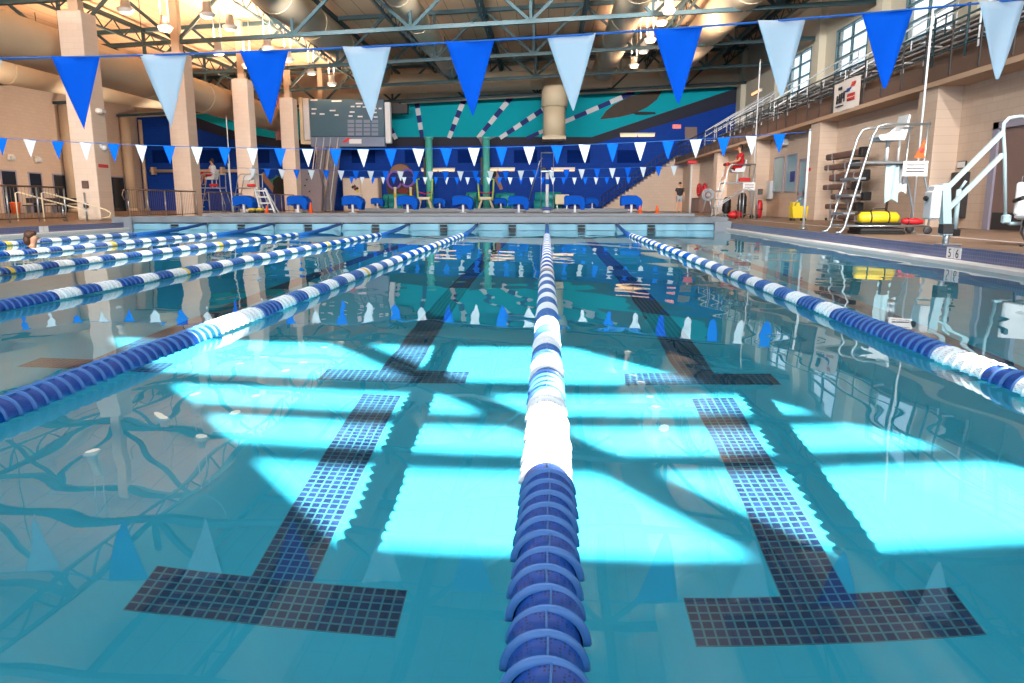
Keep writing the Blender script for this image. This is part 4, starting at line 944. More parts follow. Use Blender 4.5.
# ------------------------------------------------------------------ spectator stand
t = thing('bleachers', 'stepped spectator stand with pale benches along the upper right', 'bleachers', (12.5, 25, 4.0))
for k in range(5):
    x0 = PX + .55 + .74 * k; z0 = 4.0 + .44 * k
    mb = MB(); mb.box(x0, x0 + .74, 3, 50, 4.005, z0 + .44); mb.build('tier', 'riser', t)
    for y in range(4, 46, 4): MB().bbox(x0 + .28, x0 + .58, y - .9, y + 2.7, z0 + .80, z0 + .85, .012).box(x0 + .4, x0 + .46, y - .5, y - .44, z0 + .44, z0 + .80).box(x0 + .4, x0 + .46, y + 2.2, y + 2.26, z0 + .44, z0 + .80).build('bench', 'alu', t)
    if k % 2 == 0 and k < 5: pass
t = thing('balcony_railing', 'long dark steel railing along the front of the spectator stand', 'railing', (PX, 27, 4.1))
for k in range(42):
    y = 5.4 + 1.22 * k
    if y > 56: break
    MB().box(PX - .05, PX - .02, y - .022, y + .022, 3.80, 5.02).build('post', 'dark', t)
for z, r in ((5.02, .028), (4.7, .016), (4.4, .016)): MB().tube([(PX - .03, 5, z), (PX - .03, 56, z)], r, 8).build('rail', 'steel', t)
# gate frame and end stair rails of the stand
t = thing('gate_frame', 'teal framed gate in the stand railing above the big lifeguard stand', 'gate', (PX + .1, 19.1, 4.1))
MB().tube([(PX + .06, 18.4, 4.12), (PX + .06, 18.4, 5.3), (PX + .06, 19.9, 5.3), (PX + .06, 19.9, 4.12)], .03, 8).build('frame', 'steel', t); MB().tube([(PX + .06, 18.4, 4.8), (PX + .06, 19.9, 4.8)], .02, 8).tube([(PX + .06, 19.4, 4.8), (PX + .06, 19.4, 5.3)], .02, 8).build('bar', 'steel', t)
for i, y in enumerate((49.6, 46.9, 42.9, 34.9, 26.9, 18.9)):
    t = thing('aisle_rail', '%s pale sloping aisle rail of the stand, counted from the end wall' % ORD[i], 'hand rail', (12, y, 4.4), group='aisle rails of the stand')
    a = (PX + .6, y, 5.35); b = (PX + 4.1, y, 7.45)
    for q in (0, .33): MB().tube([(a[0], y, a[2] - q), (b[0], y, b[2] - q)], .03, 8).build('rail', 'white', t)
    for k in range(6): f_ = k / 5; x = a[0] + (b[0] - a[0]) * f_; z = a[2] + (b[2] - a[2]) * f_; zt3 = 4.45 + .44 * min(4, int((x - PX - .55) / .74 + 1e-4)); MB().tube([(x, y, z), (x, y, zt3)], .022, 8).build('post', 'white', t)
    if i == 0: MB().box(a[0] + .1, b[0] - .6, y - .01, y + .01, 4.75, 4.8).build('toe_bar', 'white', t)
# banner
q = [P(835, 87.5, X=PX - .1), P(860.5, 80.5, X=PX - .1), P(860.5, 106.5, X=PX - .1), P(835, 114, X=PX - .1)]
y1 = q[0].y; y0 = q[1].y; zt_, zb2 = 4.62, 3.72
t = thing('banner', 'pale hanging banner with dark and red lettering on the stand railing', 'banner', (PX - .1, (y0 + y1) / 2, zb2))
mb = MB(); vs = []; nx = 10
for s in (0, 1):
    for j in range(7):
        for i in range(nx + 1): u = i / nx; v = j / 6; vs.append((PX - .1 + .02 * math.sin(u * 7 + v) - .012 * s, y1 + (y0 - y1) * u, zt_ + (zb2 - zt_) * v + .02 * math.sin(u * PI) * (1 if j == 0 else 0)))
fs = []
for s in (0, 1):
    for j in range(6):
        for i in range(nx): a = s * 77 + j * 11 + i; fs.append((a, a + 1, a + 12, a + 11))
mb.add(vs, fs, True); mb.build('cloth', 'banner', t)
def bmark(nm, m, rects):
    mb = MB()
    for u0, u1, v0, v1, sk in rects:
        def w(u, v): return (y1 + (y0 - y1) * (u + sk * v), zt_ + (zb2 - zt_) * v)
        mb.prism([w(u0, v0), w(u1, v0), w(u1, v1), w(u0, v1)], PX - .155, PX - .14, 'yz')
    mb.build(nm, m, t)
bmark('dark_lettering', 'text_dark', [(.20, .24, .44, .72, -.05), (.27, .31, .40, .72, 0), (.20, .30, .56, .61, 0), (.34, .38, .38, .72, 0), (.34, .43, .38, .44, 0), (.41, .44, .42, .55, 0), (.38, .44, .53, .58, 0), (.46, .49, .36, .70, 0), (.44, .54, .35, .40, 0), (.14, .46, .80, .83, 0), (.22, .36, .16, .26, 0)])
bmark('red_lettering', 'text_red', [(.60 + .06 * k, .64 + .06 * k, .50, .60, 0) for k in range(5)] + [(.60 + .06 * k, .64 + .06 * k, .64, .74, 0) for k in range(5)] + [(.60, .88, .50, .525, 0), (.60, .86, .70, .73, 0)])
bmark('emblem_blue', 'text_blue', [(.66, .82, .30, .36, -.3), (.68, .8, .36, .42, -.3)]); bmark('emblem_red', 'text_red', [(.80, .93, .14, .28, -.35)])
# strip lights
def strip(px0, px1, py, Y, lb):
    a = P(px0, py, Y=Y); b = P(px1, py, Y=Y); t = thing('strip_light', lb, 'wall light', ((a.x + b.x) / 2, Y, a.z - .1), group='warm strip lights')
    MB().bbox(a.x, b.x, Y - .06, Y + .1, a.z + .02, a.z + .16, .02).build('housing', 'lamp_shell', t)
    n = max(1, round((b.x - a.x) / 1.3))
    for k in range(n): u0 = a.x + (b.x - a.x) * k / n; u1 = a.x + (b.x - a.x) * (k + 1) / n; MB().bbox(u0 + .03, u1 - .03, Y - .05, Y + .08, a.z - .13, a.z + .03, .03).build('tube_lamp', 'glow', t)
strip(421, 455, 170, YW - .12, 'warm strip light behind the left green column on the end wall')
strip(481, 515, 169.5, YW - .12, 'warm strip light behind the right green column on the end wall')
strip(551, 575, 169.5, YW - .12, 'warm strip light right of the starter stand on the end wall')
strip(620, 655, 135, YW - .12, 'warm strip light below the dark band at the right of the end wall')
a = P(755, 93, X=HXR - .1); t = thing('strip_light', 'warm strip light on the upper right wall near the far end', 'wall light', (HXR - .1, a.y, a.z)); MB().bbox(HXR - .12, HXR, a.y - 1.4, a.y + .8, a.z - .1, a.z + .12, .02).build('housing', 'lamp_shell', t); MB().bbox(HXR - .16, HXR - .1, a.y - 1.35, a.y + .75, a.z - .08, a.z + .08, .02).build('tube_lamp', 'glow', t)
# wall vents
for k, px in enumerate((153, 199, 246, 298, 352, 405, 458, 514, 567, 617)):
    a = P(px, 163, Y=YW); b = P(px + 23, 150, Y=YW)
    t = thing('wall_vent', '%s dark blue louvred vent from the left along the end wall' % ORD[k], 'vent', ((a.x + b.x) / 2, YW, a.z), group='louvred vents on the end wall')
    MB().box(a.x, b.x, YW - .05, YW, a.z, a.z + .06).box(a.x, b.x, YW - .05, YW, b.z - .06, b.z).box(a.x, a.x + .06, YW - .05, YW, a.z, b.z).box(b.x - .06, b.x, YW - .05, YW, a.z, b.z).build('frame', 'vent', t)
    mb = MB(); n = 7
    for j in range(n): z = a.z + .06 + (b.z - a.z - .12) * j / n; mb.add([(a.x + .06, YW - .045, z), (b.x - .06, YW - .045, z), (b.x - .06, YW - .008, z + .12), (a.x + .06, YW - .008, z + .12), (a.x + .06, YW - .04, z - .005), (b.x - .06, YW - .04, z - .005), (b.x - .06, YW - .003, z + .115), (a.x + .06, YW - .003, z + .115)], [(0, 1, 2, 3), (4, 7, 6, 5), (0, 4, 5, 1), (2, 6, 7, 3), (1, 5, 6, 2), (3, 7, 4, 0)])
    mb.build('louvre', 'vent', t)
# exit sign
a = P(672.5, 128.5, Y=YW - .05); b = P(681, 124.5, Y=YW - .05); t = thing('exit_sign', 'small glowing red exit sign on the dark band of the end wall', 'sign', ((a.x + b.x) / 2, YW - .05, a.z))
MB().bbox(a.x, b.x, YW - .1, YW, a.z, b.z, .02).build('housing', 'exit_glow', t)
text_mesh('lettering', 'EXIT', .30, 'text_red', t, (0, -.056, .05), (PI / 2, 0, 0))
# ------------------------------------------------------------------ far stair along the end wall
t = thing('stair', 'long stair with dark rail climbing along the end wall to the stand', 'stairs', (7, 57.6, DZ))
n = 22; sx0, sx1, sz1 = 4.0, 9.9, 4.3
mb = MB(); 
for k in range(n):
    x0 = sx0 + (sx1 - sx0) * k / n; x1 = sx0 + (sx1 - sx0) * (k + 1) / n; z1 = DZ + (sz1 - DZ) * (k + 1) / n
    mb.box(x0 - .02, x1 + .02, 57.0, 58.6, z1 - .06, z1)
mb.build('treads', 'stone', t)
poly = [(sx0, DZ)] 
for k in range(n): poly += [(sx0 + (sx1 - sx0) * k / n, DZ + (sz1 - DZ) * (k + 1) / n - .07), (sx0 + (sx1 - sx0) * (k + 1) / n, DZ + (sz1 - DZ) * (k + 1) / n - .07)]
poly += [(HXR - .1, sz1 - .07), (HXR - .1, DZ)]
mb = MB(); mb.prism(poly, 57.02, 58.6); mb.build('stair_wall', 'block_y', t)
mb = MB()
for q in (.0, .45): MB().tube([(sx0, 57.05, DZ + 1.05 - q), (sx1, 57.05, sz1 + 1.05 - q), (sx1 + 1.2, 57.05, sz1 + 1.05 - q)], .03, 8).build('rail', 'dark', t)
for k in range(0, n + 1): x = sx0 + (sx1 - sx0) * k / n; z = DZ + (sz1 - DZ) * k / n; MB().tube([(x, 57.05, z), (x, 57.05, z + 1.05)], .016, 6).build('baluster', 'dark', t)
a0 = P(681, 154, Y=57)
# ------------------------------------------------------------------ scoreboard, speaker, flag
SBY = 54.75
def sp(px, py): p = P(px, py, Y=SBY); return p.x, p.z
t = thing('scoreboard', 'large dark glossy scoreboard hung below the roof at the left of the end wall', 'scoreboard', (sp(345, 147)[0], SBY, sp(345, 147)[1]))
x0, z1 = sp(309, 99); x1, _ = sp(384, 103); _, z0 = sp(309, 137); _, zb0 = sp(345, 147)
MB().bbox(x0, x1, SBY - .1, SBY + .5, z0, z1 - .02, .03).build('display', 'screen', t)
MB().bbox(x0 + .02, x1, SBY - .16, SBY + .4, zb0, z0 - .02, .03).build('sponsor_strip', 'screen_strip', t)
xa, _ = sp(302.5, 99); MB().bbox(xa, x0 - .03, SBY - .05, SBY + .4, z0 - .2, z1 + .05, .03).build('side_panel', 'sign_white', t)
xb_, _ = sp(390, 99); MB().bbox(x1 + .03, xb_, SBY - .05, SBY + .4, zb0 + .25, z1 - .25, .03).build('side_panel', 'sign_white', t)
MB().box(xa - .25, xa - .02, SBY - .1, SBY + .4, z0 - .5, z1 + .1).box(xa - .25, x0, SBY - .08, SBY + .4, z0 - .5, z0 - .25).build('frame', 'cream', t)
for px, py, w in ((311, 99.5, 7), (332, 100.5, 10), (356, 103, 7), (312, 108.5, 5), (330, 110, 6), (312, 113, 4), (320, 113.5, 5), (335, 114.5, 4), (350, 111.5, 5), (349, 115.5, 4), (358, 116, 5), (373, 112, 4), (374, 116.5, 4), (351, 106, 4), (357, 106, 4), (363, 106.5, 4), (373, 108, 4), (379, 108, 3)):
    a = sp(px, py); b = sp(px + w, py + 1.4); MB().box(a[0], b[0], SBY - .115, SBY - .1, b[1], a[1]).build('caption', 'text_white', t)
mb = MB()
for r in range(4):
    for c_ in range(4): a = sp(348 + 8 * c_, 120 + 4.2 * r); b = sp(354.5 + 8 * c_, 123 + 4.2 * r); mb.box(a[0], b[0], SBY - .112, SBY - .1, b[1], a[1])
mb.build('digit_field', 'screen_strip', t)
mb = MB(); c_ = sp(347, 141); mb.mi = 0; mb.prism([(c_[0] - .35, c_[1] - .1), (c_[0] + .1, c_[1] + .22), (c_[0] + .35, c_[1] + .15), (c_[0] - .05, c_[1] - .12)], SBY - .18, SBY - .15)
mb.mi = 1; mb.bbox(c_[0] + .2, c_[0] + 1.1, SBY - .18, SBY - .15, c_[1] - .2, c_[1] + .12, .01); mb.build('logo', ['text_red', 'text_white'], t)
for k in (.15, .5, .85): x = x0 + (x1 - x0) * k; MB().tube([(x, SBY + .2, z1 - .1), (x, SBY + .2, chord(x))], .03, 6).build('hanger', 'dark', t)
a = P(391.5, 114, Y=56.2); b = P(408, 104, Y=56.2); t = thing('loudspeaker', 'black box loudspeaker just right of the scoreboard', 'speaker', ((a.x + b.x) / 2, 56.2, a.z)); MB().bbox(a.x, b.x, 56.0, 56.7, a.z, b.z, .03).build('cabinet', 'black', t); MB().box(a.x + .05, b.x - .05, 55.985, 56.0, a.z + .05, b.z - .05).build('grille', 'dark', t); MB().box((a.x + b.x) / 2 - .05, (a.x + b.x) / 2 + .05, 56.3, 56.4, b.z - .02, chord(a.x)).build('bracket', 'dark', t)
fa_ = P(273, 95, Y=53.5); fb_ = P(281.5, 140, Y=53.5)
t = thing('striped_flag', 'red and white striped flag with a blue canton hanging beside the fourth column', 'flag', ((fa_.x + fb_.x) / 2, 53.5, fb_.z))
mb = MB(); n = 13; w = fb_.x - fa_.x
for k in range(n):
    mb.mi = k % 2; u0 = fa_.x + w * k / n; u1 = fa_.x + w * (k + 1) / n; y_ = 53.5 + .06 * math.sin(k * .9)
    y2 = 53.5 + .06 * math.sin((k + 1) * .9)
    mb.add([(u0, y_, fb_.z), (u1, y2, fb_.z), (u1, y2, fa_.z), (u0, y_, fa_.z), (u0, y_ + .01, fb_.z), (u1, y2 + .01, fb_.z), (u1, y2 + .01, fa_.z), (u0, y_ + .01, fa_.z)], [(0, 1, 2, 3), (7, 6, 5, 4), (0, 4, 5, 1), (2, 6, 7, 3)], True)
mb.build('cloth', ['red', 'white'], t)
MB().box(fa_.x - .01, fa_.x + w * .55, 53.40, 53.44, fa_.z - 1.1, fa_.z).build('canton', 'text_blue', t)
MB().tube([(fa_.x - .1, 53.5, fa_.z + .02), (fb_.x + .1, 53.5, fa_.z + .02)], .03, 8).build('rod', 'metal', t); MB().tube([((fa_.x + fb_.x) / 2, 53.5, fa_.z), ((fa_.x + fb_.x) / 2, 53.5, chord(fa_.x) + 2.3)], .015, 6).build('hanging_wire', 'dark', t)
# pipe along the left of the end wall and down pipes
a = P(150, 171, Y=58.6); b = P(240, 171, Y=58.6)
t = thing('wall_pipe', 'tan pipe running across the end wall behind the columns', 'pipe', ((a.x + b.x) / 2, 58.6, a.z)); MB().tube([(a.x, 58.6, a.z), (b.x, 58.6, a.z)], .12, 10).build('pipe', 'steel_tan', t)
for px in (153, 222): p = P(px, 171, Y=58.6); MB().bbox(p.x - .12, p.x + .12, 58.45, 58.98, a.z - .3, a.z + .3, .03).build('bracket', 'steel_tan', t)
for k, (px, lb, r, m) in enumerate(((69.5, 'thick tan down pipe left of the nearest column', .42, 'steel_tan'), (127.5, 'thick tan down pipe right of the nearest column', .38, 'steel_tan'), (136, 'thin pale down pipe in the corner of the end wall', .14, 'steel_tan'))):
    p = P(px, 150, X=HXL + .5); t = thing('down_pipe', lb, 'pipe', (HXL + .5, p.y if k < 2 else 58.5, DZ)); yy = p.y if k < 2 else 58.5
    MB().tube([(HXL + .5, yy, DZ), (HXL + .5, yy, 7.2)], r, 14).build('pipe', m, t); MB().lathe([(r + .06, 0), (r + .06, .15), (r, .2)], (HXL + .5, yy, DZ), 'z', 14).build('collar', m, t)
for k, (px, py, lb) in enumerate(((11, 161, 'left small wall lamp above the dark doors'), (38, 163, 'right small wall lamp above the dark doors'))):
    p = P(px, py, X=HXL + .1); t = thing('wall_lamp', lb, 'lamp', tuple(p)); MB().bbox(HXL, HXL + .2, p.y - .25, p.y + .25, p.z, p.z + .4, .05).build('housing', 'lamp_shell', t); MB().bbox(HXL + .2, HXL + .3, p.y - .2, p.y + .2, p.z + .05, p.z + .3, .05).build('shade', 'white', t)
# ------------------------------------------------------------------ railings on the left deck
def railing(label, y0, y1, X, ret0=False, ret1=False, ztop=1.34):
    t = thing('deck_railing', label, 'railing', (X, (y0 + y1) / 2, DZ))
    for z, r in ((ztop, .03), (DZ + .12, .018)): MB().tube([(X, y0, z), (X, y1, z)], r, 8).build('rail', 'rail_bronze', t)
    n = max(2, int((y1 - y0) / 1.15)); 
    for k in range(n + 1): y = y0 + (y1 - y0) * k / n; MB().tube([(X, y, DZ), (X, y, ztop)], .026, 8).build('post', 'metal', t)
    mb = MB()
    for k in range(int((y1 - y0) / .16)): y = y0 + .16 * k; mb.tube([(X, y, DZ + .12), (X, y, ztop)], .006, 5, False)
    mb.build('infill', 'rail_bronze', t)
    for ok, y, s in ((ret0, y0, -1), (ret1, y1, 1)):
        if ok: MB().tube([(X, y, ztop), (X, y + .25 * s, ztop - .03), (X, y + .36 * s, ztop - .2), (X, y + .25 * s, ztop - .38), (X, y, ztop - .4)], .026, 8).build('return_loop', 'rail_bronze', t)
    return t
railing('bronze railing on the left deck before the nearest column', 19.2, 24.6, -16.2)
railing('bronze railing with looped ends between the first and second columns', 28.0, 33.6, -15.95, True, False)
railing('bronze railing between the second and third columns', 35.0, 37.9, -16.0, True, False)
railing('bronze railing between the third and fourth columns', 42.4, 48.2, -16.4)
t = thing('ramp_rail', 'two tan sloping ramp rails right of the leftmost railing', 'hand rail', (-16.2, 25.2, DZ))
for dx in (0, .9):
    MB().tube([(-17.6 + dx, 24.2, DZ), (-17.6 + dx, 24.2, 1.15), (-17.5 + dx, 24.2, 1.18), (-15.9 + dx * .9, 25.0, .62), (-15.7 + dx * .9, 25.0, .5), (-15.75 + dx * .9, 25.0, .36), (-16.0 + dx * .9, 25.0, .32)], .026, 8).build('rail', 'cream', t)
    MB().tube([(-16.4 + dx * .9, 24.75, DZ), (-16.4 + dx * .9, 24.75, .8)], .022, 8).build('post', 'metal', t)
t = thing('plastic_bin', 'orange bin behind the leftmost railing', 'bin', (P(16, 212, Y=42).x, 42, DZ)); bx_ = P(16, 212, Y=42).x
MB().lathe([(.22, 0), (.27, .55), (.3, .57), (.3, .62), (.1, .66)], (bx_, 42, DZ), 'z', 16).build('body', 'orange', t); MB().torus((bx_, 42, DZ + .6), .29, .025, 'z', 18, 6).build('rim', 'orange', t)
# deck benches behind the railing
for k, (px, Y, lb) in enumerate(((25, 44, 'dark bench against the left wall behind the leftmost railing'), (58, 46, 'dark bench by the third dark door in the left wall'))):
    x = P(px, 212, Y=Y).x + 1.0; t = thing('bench', lb, 'bench', (x, Y, DZ)); MB().bbox(x - 1, x + 1, Y - .2, Y + .2, DZ + .42, DZ + .48, .01).build('seat', 'dark', t); MB().bbox(x - 1, x + 1, Y + .2, Y + .25, DZ + .6, DZ + .9, .01).build('backrest', 'dark', t)
    for a in (-.8, .8): MB().box(x + a - .04, x + a + .04, Y - .18, Y + .24, DZ, DZ + .42).build('leg', 'metal', t)
# ------------------------------------------------------------------ far deck items
FY = 54.5
def fx(px, Y=FY): return P(px, 205, Y=Y).x
for k, (px, lb) in enumerate(((430, 'left one of the two sea green round columns at the end wall'), (486.5, 'right one of the two sea green round columns at the end wall'))):
    x = fx(px, 57); z1 = P(px, 137, Y=57).z; t = thing('green_column', lb, 'column', (x, 57, DZ), kind='thing')
    MB().tube([(x, 57, DZ), (x, 57, z1)], .27, 16).build('shaft', 'green_column', t); MB().lathe([(.4, 0), (.4, .2), (.3, .3)], (x, 57, DZ), 'z', 16).lathe([(.3, -.2), (.36, -.05), (.36, 0)], (x, 57, z1), 'z', 16).build('collar', 'green_column', t)
    MB().box(x - .42, x - .28, 56.9, 57.1, 2.2, 4.2).build('side_box', 'dark', t)
a = P(343.5, 206, Y=57); b = P(378, 178, Y=57)
t = thing('storage_cabinet', 'tan two door cabinet with a dark diamond sticker under the scoreboard', 'cabinet', ((a.x + b.x) / 2, 57.3, DZ)); MB().bbox(a.x, b.x, 57.0, 58.2, DZ, b.z, .03).build('carcass', 'steel_tan', t)
xm = (a.x + b.x) / 2
for p, q in ((a.x + .06, xm - .02), (xm + .02, b.x - .06)): d_ = MB().bbox(p, q, 56.95, 57.0, DZ + .12, b.z - .08, .01).build('door', 'column', t); 
for s in (-1, 1): MB().bbox(xm + s * .12 - .02, xm + s * .12 + .02, 56.9, 56.95, 1.2, 1.5, .01).build('handle', 'metal', t)
c_ = P(355, 189, Y=56.94); mb = MB(); 
for k, (dx, dz, mi) in enumerate(((-.16, .14, 0), (.02, 0, 1), (.2, -.14, 2), (-.02, .2, 1), (.16, .05, 0))): mb.mi = mi; mb.prism([(c_.x + dx - .14, c_.z + dz), (c_.x + dx, c_.z + dz + .14), (c_.x + dx + .14, c_.z + dz), (c_.x + dx, c_.z + dz - .14)], 56.935, 56.95)
mb.build('sticker', ['black', 'mural_red', 'yellow'], t)
# steep stairs under the scoreboard
def steep_stair(pxb, pxt, lab):
    Y0, Y1 = 53.0, 54.4; xb0 = fx(pxb, Y0); xt = P(pxt, 146, Y=Y1).x; zt2 = P(pxt, 148, Y=Y1).z
    t = thing('steep_stair', lab, 'stairs', (xb0, Y0, DZ))
    w = .27; n = 16
    mb = MB()
    for k in range(n):
        f_ = (k + .5) / n; x = xb0 + (xt - xb0) * f_; y = Y0 + (Y1 - Y0) * f_; z = DZ + (zt2 - DZ) * f_
        mb.box(x - w, x + w, y - .12, y + .14, z - .05, z); mb.box(x - w, x + w, y + .10, y + .14, z, z + (zt2 - DZ) / n)
    mb.build('treads', 'stone', t)
    for s in (-1, 1):
        MB().bar((xb0 + w * s, Y0, DZ + .05), (xt + w * s, Y1, zt2), .07, .25).build('stringer', 'stone', t)
        MB().tube([(xb0 + w * s, Y0 - .3, DZ), (xb0 + w * s, Y0 - .3, DZ + 1), (xt + w * s, Y1 - .3, zt2 + .7)], .035, 8).build('hand_rail', 'white', t)
    return t
steep_stair(314.5, 322, 'left one of two steep grey stairs with white rails below the scoreboard')
steep_stair(328.5, 336, 'right one of two steep grey stairs with white rails below the scoreboard')
a = P(305, 213, Y=52); b = P(317, 169, Y=52)
t = thing('climbing_rock', 'speckled grey rock wall panel beside the fourth column', 'climbing wall', ((a.x + b.x) / 2, 52.3, DZ)); mb = MB(); mb.prism([(a.x - .3, DZ), (b.x + .15, DZ), (b.x + .3, b.z - 1.2), (b.x + .1, b.z), (a.x - .3, b.z)], 52, 52.6); mb.build('panel', 'stone', t)
for k in range(6): MB().ball((a.x + .1 + .15 * (k % 3), 51.98, DZ + .6 + .4 * k), (.07, .05, .06), 8).build('hold', 'dark', t)
# step ladder, cases, cones
x = P(266, 212, Y=31.2).x; yl = 29.2
x = P(266, 212, Y=yl).x; zl = .45
t = thing('step_ladder', 'white step ladder standing left of the third column', 'ladder', (x, yl, zl))
for s in (-1, 1):
    MB().bar((x + .28 * s + .12, yl - .1, zl), (x + .2 * s - .15, yl - .1, zl + .95), .05, .07).build('side_rail', 'white', t)
    MB().bar((x + .28 * s + .12, yl + .3, zl), (x + .2 * s - .15, yl - .06, zl + .95), .04, .04).build('rear_leg', 'white', t)
for k in range(4): f_ = (k + .6) / 4; MB().bbox(x - .24 + .12 - .27 * f_, x + .24 + .12 - .27 * f_, yl - .16, yl + .04, zl + .95 * f_ - .03, zl + .95 * f_ + .02, .008).build('tread', 'white', t)
for k, (px, lb) in enumerate(((252.5, 'left one of two yellow and black cases beside the first covered block'), (260.5, 'right one of two yellow and black cases beside the first covered block'))):
    x = P(px, 214, Y=28.6).x; t = thing('equipment_case', lb, 'case', (x, 28.6, .45)); MB().bbox(x - .11, x + .11, 28.46, 28.74, .45, .53, .015).build('base', 'black', t); MB().bbox(x - .12, x + .12, 28.45, 28.75, .53, .63, .03).build('lid', 'yellow', t); MB().tube([(x - .05, 28.45, .55), (x - .04, 28.41, .57), (x + .04, 28.41, .57), (x + .05, 28.45, .55)], .008, 6).build('handle', 'black', t)
for k, (px, lb) in enumerate(((267, 'orange cone at the foot of the white step ladder'), (311, 'orange cone right of the second covered block'), (640, 'orange cone just right of the eighth covered block'), (657, 'orange cone farthest right on the block platform'))):
    x = P(px, 213, Y=28.5).x; h = .28 if k != 1 else .4; t = thing('traffic_cone', lb, 'cone', (x, 28.5, .45), group='orange cones'); MB().bbox(x - .1, x + .1, 28.4, 28.6, .45, .47, .006).build('base', 'orange', t); MB().lathe([(.08, .02), (.025, h), (.02, h + .01)], (x, 28.5, .45), 'z', 14).build('body', 'orange', t)
# lime chairs
def lime_chair(px, lb):
    x = fx(px, 52.9); y = 52.9; z = DZ + .22; t = thing('lifeguard_chair', lb, 'chair', (x, y, z))
    for s in (-1, 1):
        MB().tube([(x + .45 * s, y - .1, z + .55), (x + .52 * s, y, z + 1.3), (x + .56 * s, y + .05, z + 2.0), (x + .4 * s, y + .2, z + 2.05)], .06, 8).build('upright', 'lime', t)
        for q in (-.3, .3): MB().bar((x + .5 * s, y + q * 1.3, z), (x + .28 * s, y + q * .7, z + .62), .08, .08).build('leg', 'cream', t)
    MB().bbox(x - .42, x + .42, y - .35, y + .35, z + .6, z + .8, .04).build('seat', 'cream', t)
    MB().tube([(x - .46, y, z + 1.15), (x, y + .2, z + 1.0), (x + .46, y, z + 1.15)], .04, 8).build('back_strap', 'red', t)
lime_chair(425, 'cream chair with lime green uprights by the left green column')
lime_chair(486, 'cream chair with lime green uprights by the right green column')
# rolled covers and yellow posts
def roll(px0, px1, Y, r, z, lb, rows=2):
    a, b = fx(px0, Y), fx(px1, Y); t = thing('rolled_cover', lb, 'pool cover', ((a + b) / 2, Y, DZ))
    for k in range(rows): MB().tube([(a + .1 * k, Y + .1 * k, z + r + k * r * 1.5), ((a + b) / 2, Y, z + r * 1.04 + k * r * 1.5), (b - .1 * k, Y - .08 * k, z + r + k * r * 1.5)], [r * .95, r, r * .97], 14).build('roll', 'teal_tube', t)
    for q in (.25, .75): x = a + (b - a) * q; MB().torus((x, Y, z + r * 1.6), r * 1.35, .03, 'x', 18, 6, (1, 1.2)).build('strap', 'black', t)
roll(383, 409, 55.2, .36, DZ, 'teal rolled cover heap under the painted swimmer face')
roll(466, 479, 55.2, .4, DZ, 'teal rolled cover left of the right lime chair')
roll(495, 516, 55.2, .38, DZ, 'teal rolled cover right of the right lime chair')
roll(534, 562, 55.2, .4, DZ, 'teal rolled cover behind the white starter stand')
for k, (px, lb) in enumerate(((395.5, 'left yellow post in front of the painted swimmer face'), (411, 'right yellow post in front of the painted swimmer face'))):
    x = fx(px, 54.2); t = thing('bollard', lb, 'post', (x, 54.2, DZ)); MB().lathe([(.2, 0), (.16, .1), (.09, .5), (.09, 1.6), (.13, 1.68), (.06, 1.74)], (x, 54.2, DZ), 'z', 14).build('post', 'cream', t); MB().lathe([(.095, 1.0), (.095, 1.3)], (x, 54.2, DZ), 'z', 14).build('band', 'yellow', t)
x = fx(588, 54); t = thing('equipment_cart', 'cream box on a cart right of the starter stand', 'cart', (fx(562, 54), 54, DZ)); x = fx(562, 54); MB().bbox(x - .5, x + .5, 53.7, 54.3, DZ + .5, DZ + 1.2, .05).build('box', 'cream', t)
for s in (-1, 1): MB().lathe([(.03, -.04), (.16, -.03), (.16, .03), (.03, .04)], (x + .35 * s, 53.9, DZ + .16), 'y', 14).build('wheel', 'dark', t); MB().box(x + .35 * s - .03, x + .35 * s + .03, 53.8, 54.2, DZ + .16, DZ + .52).build('leg', 'metal', t)
# starter stand on the block platform
SX, SY, SZ = P(547, 213, Y=29.65).x, 29.64, .455
t = thing('starter_stand', 'slim white post stand with a leaning ladder at the centre of the block platform', 'stand', (SX, SY, SZ))
MB().tube([(SX, SY, SZ), (SX, SY, 2.02)], .065, 12).build('post', 'white', t); MB().lathe([(.16, 0), (.16, .05), (.08, .1)], (SX, SY, SZ), 'z', 14).build('foot', 'white', t)
MB().lathe([(.075, 0), (.075, .2)], (SX, SY, 1.55), 'z', 12).build('collar', 'cloth_blue', t); MB().bbox(SX - .2, SX + .2, SY - .14, SY + .14, SZ + .1, SZ + .22, .03).build('ballast', 'text_blue', t)
MB().bbox(SX - .26, SX + .26, SY - .2, SY + .2, 2.02, 2.07, .01).build('platform', 'metal', t); MB().bbox(SX - .26, SX - .02, SY - .12, SY + .12, 2.07, 2.2, .03).build('seat', 'black', t)
for a, b in ((-.24, -.18), (.24, -.18), (.24, .18), (-.24, .18)): MB().tube([(SX + a, SY + b, SZ), (SX + a, SY + b, 2.75)], .012, 6).build('upright', 'metal', t)
MB().tube([(SX - .24, SY - .18, 2.75), (SX + .24, SY - .18, 2.75), (SX + .24, SY + .18, 2.75), (SX - .24, SY + .18, 2.75), (SX - .24, SY - .18, 2.75)], .012, 6).build('guard_rail', 'metal', t)
for s in (-1, 1): MB().tube([(SX - .85, SY + .12 * s, SZ), (SX - .30, SY + .12 * s, 2.4), (SX - .2, SY + .12 * s, 2.55)], .016, 6).build('ladder_rail', 'metal', t)
for k in range(6): f_ = (k + 1) / 7; MB().tube([(SX - .85 + .5 * f_, SY - .12, SZ + 1.8 * f_), (SX - .85 + .5 * f_, SY + .12, SZ + 1.8 * f_)], .01, 6).build('rung', 'metal', t)
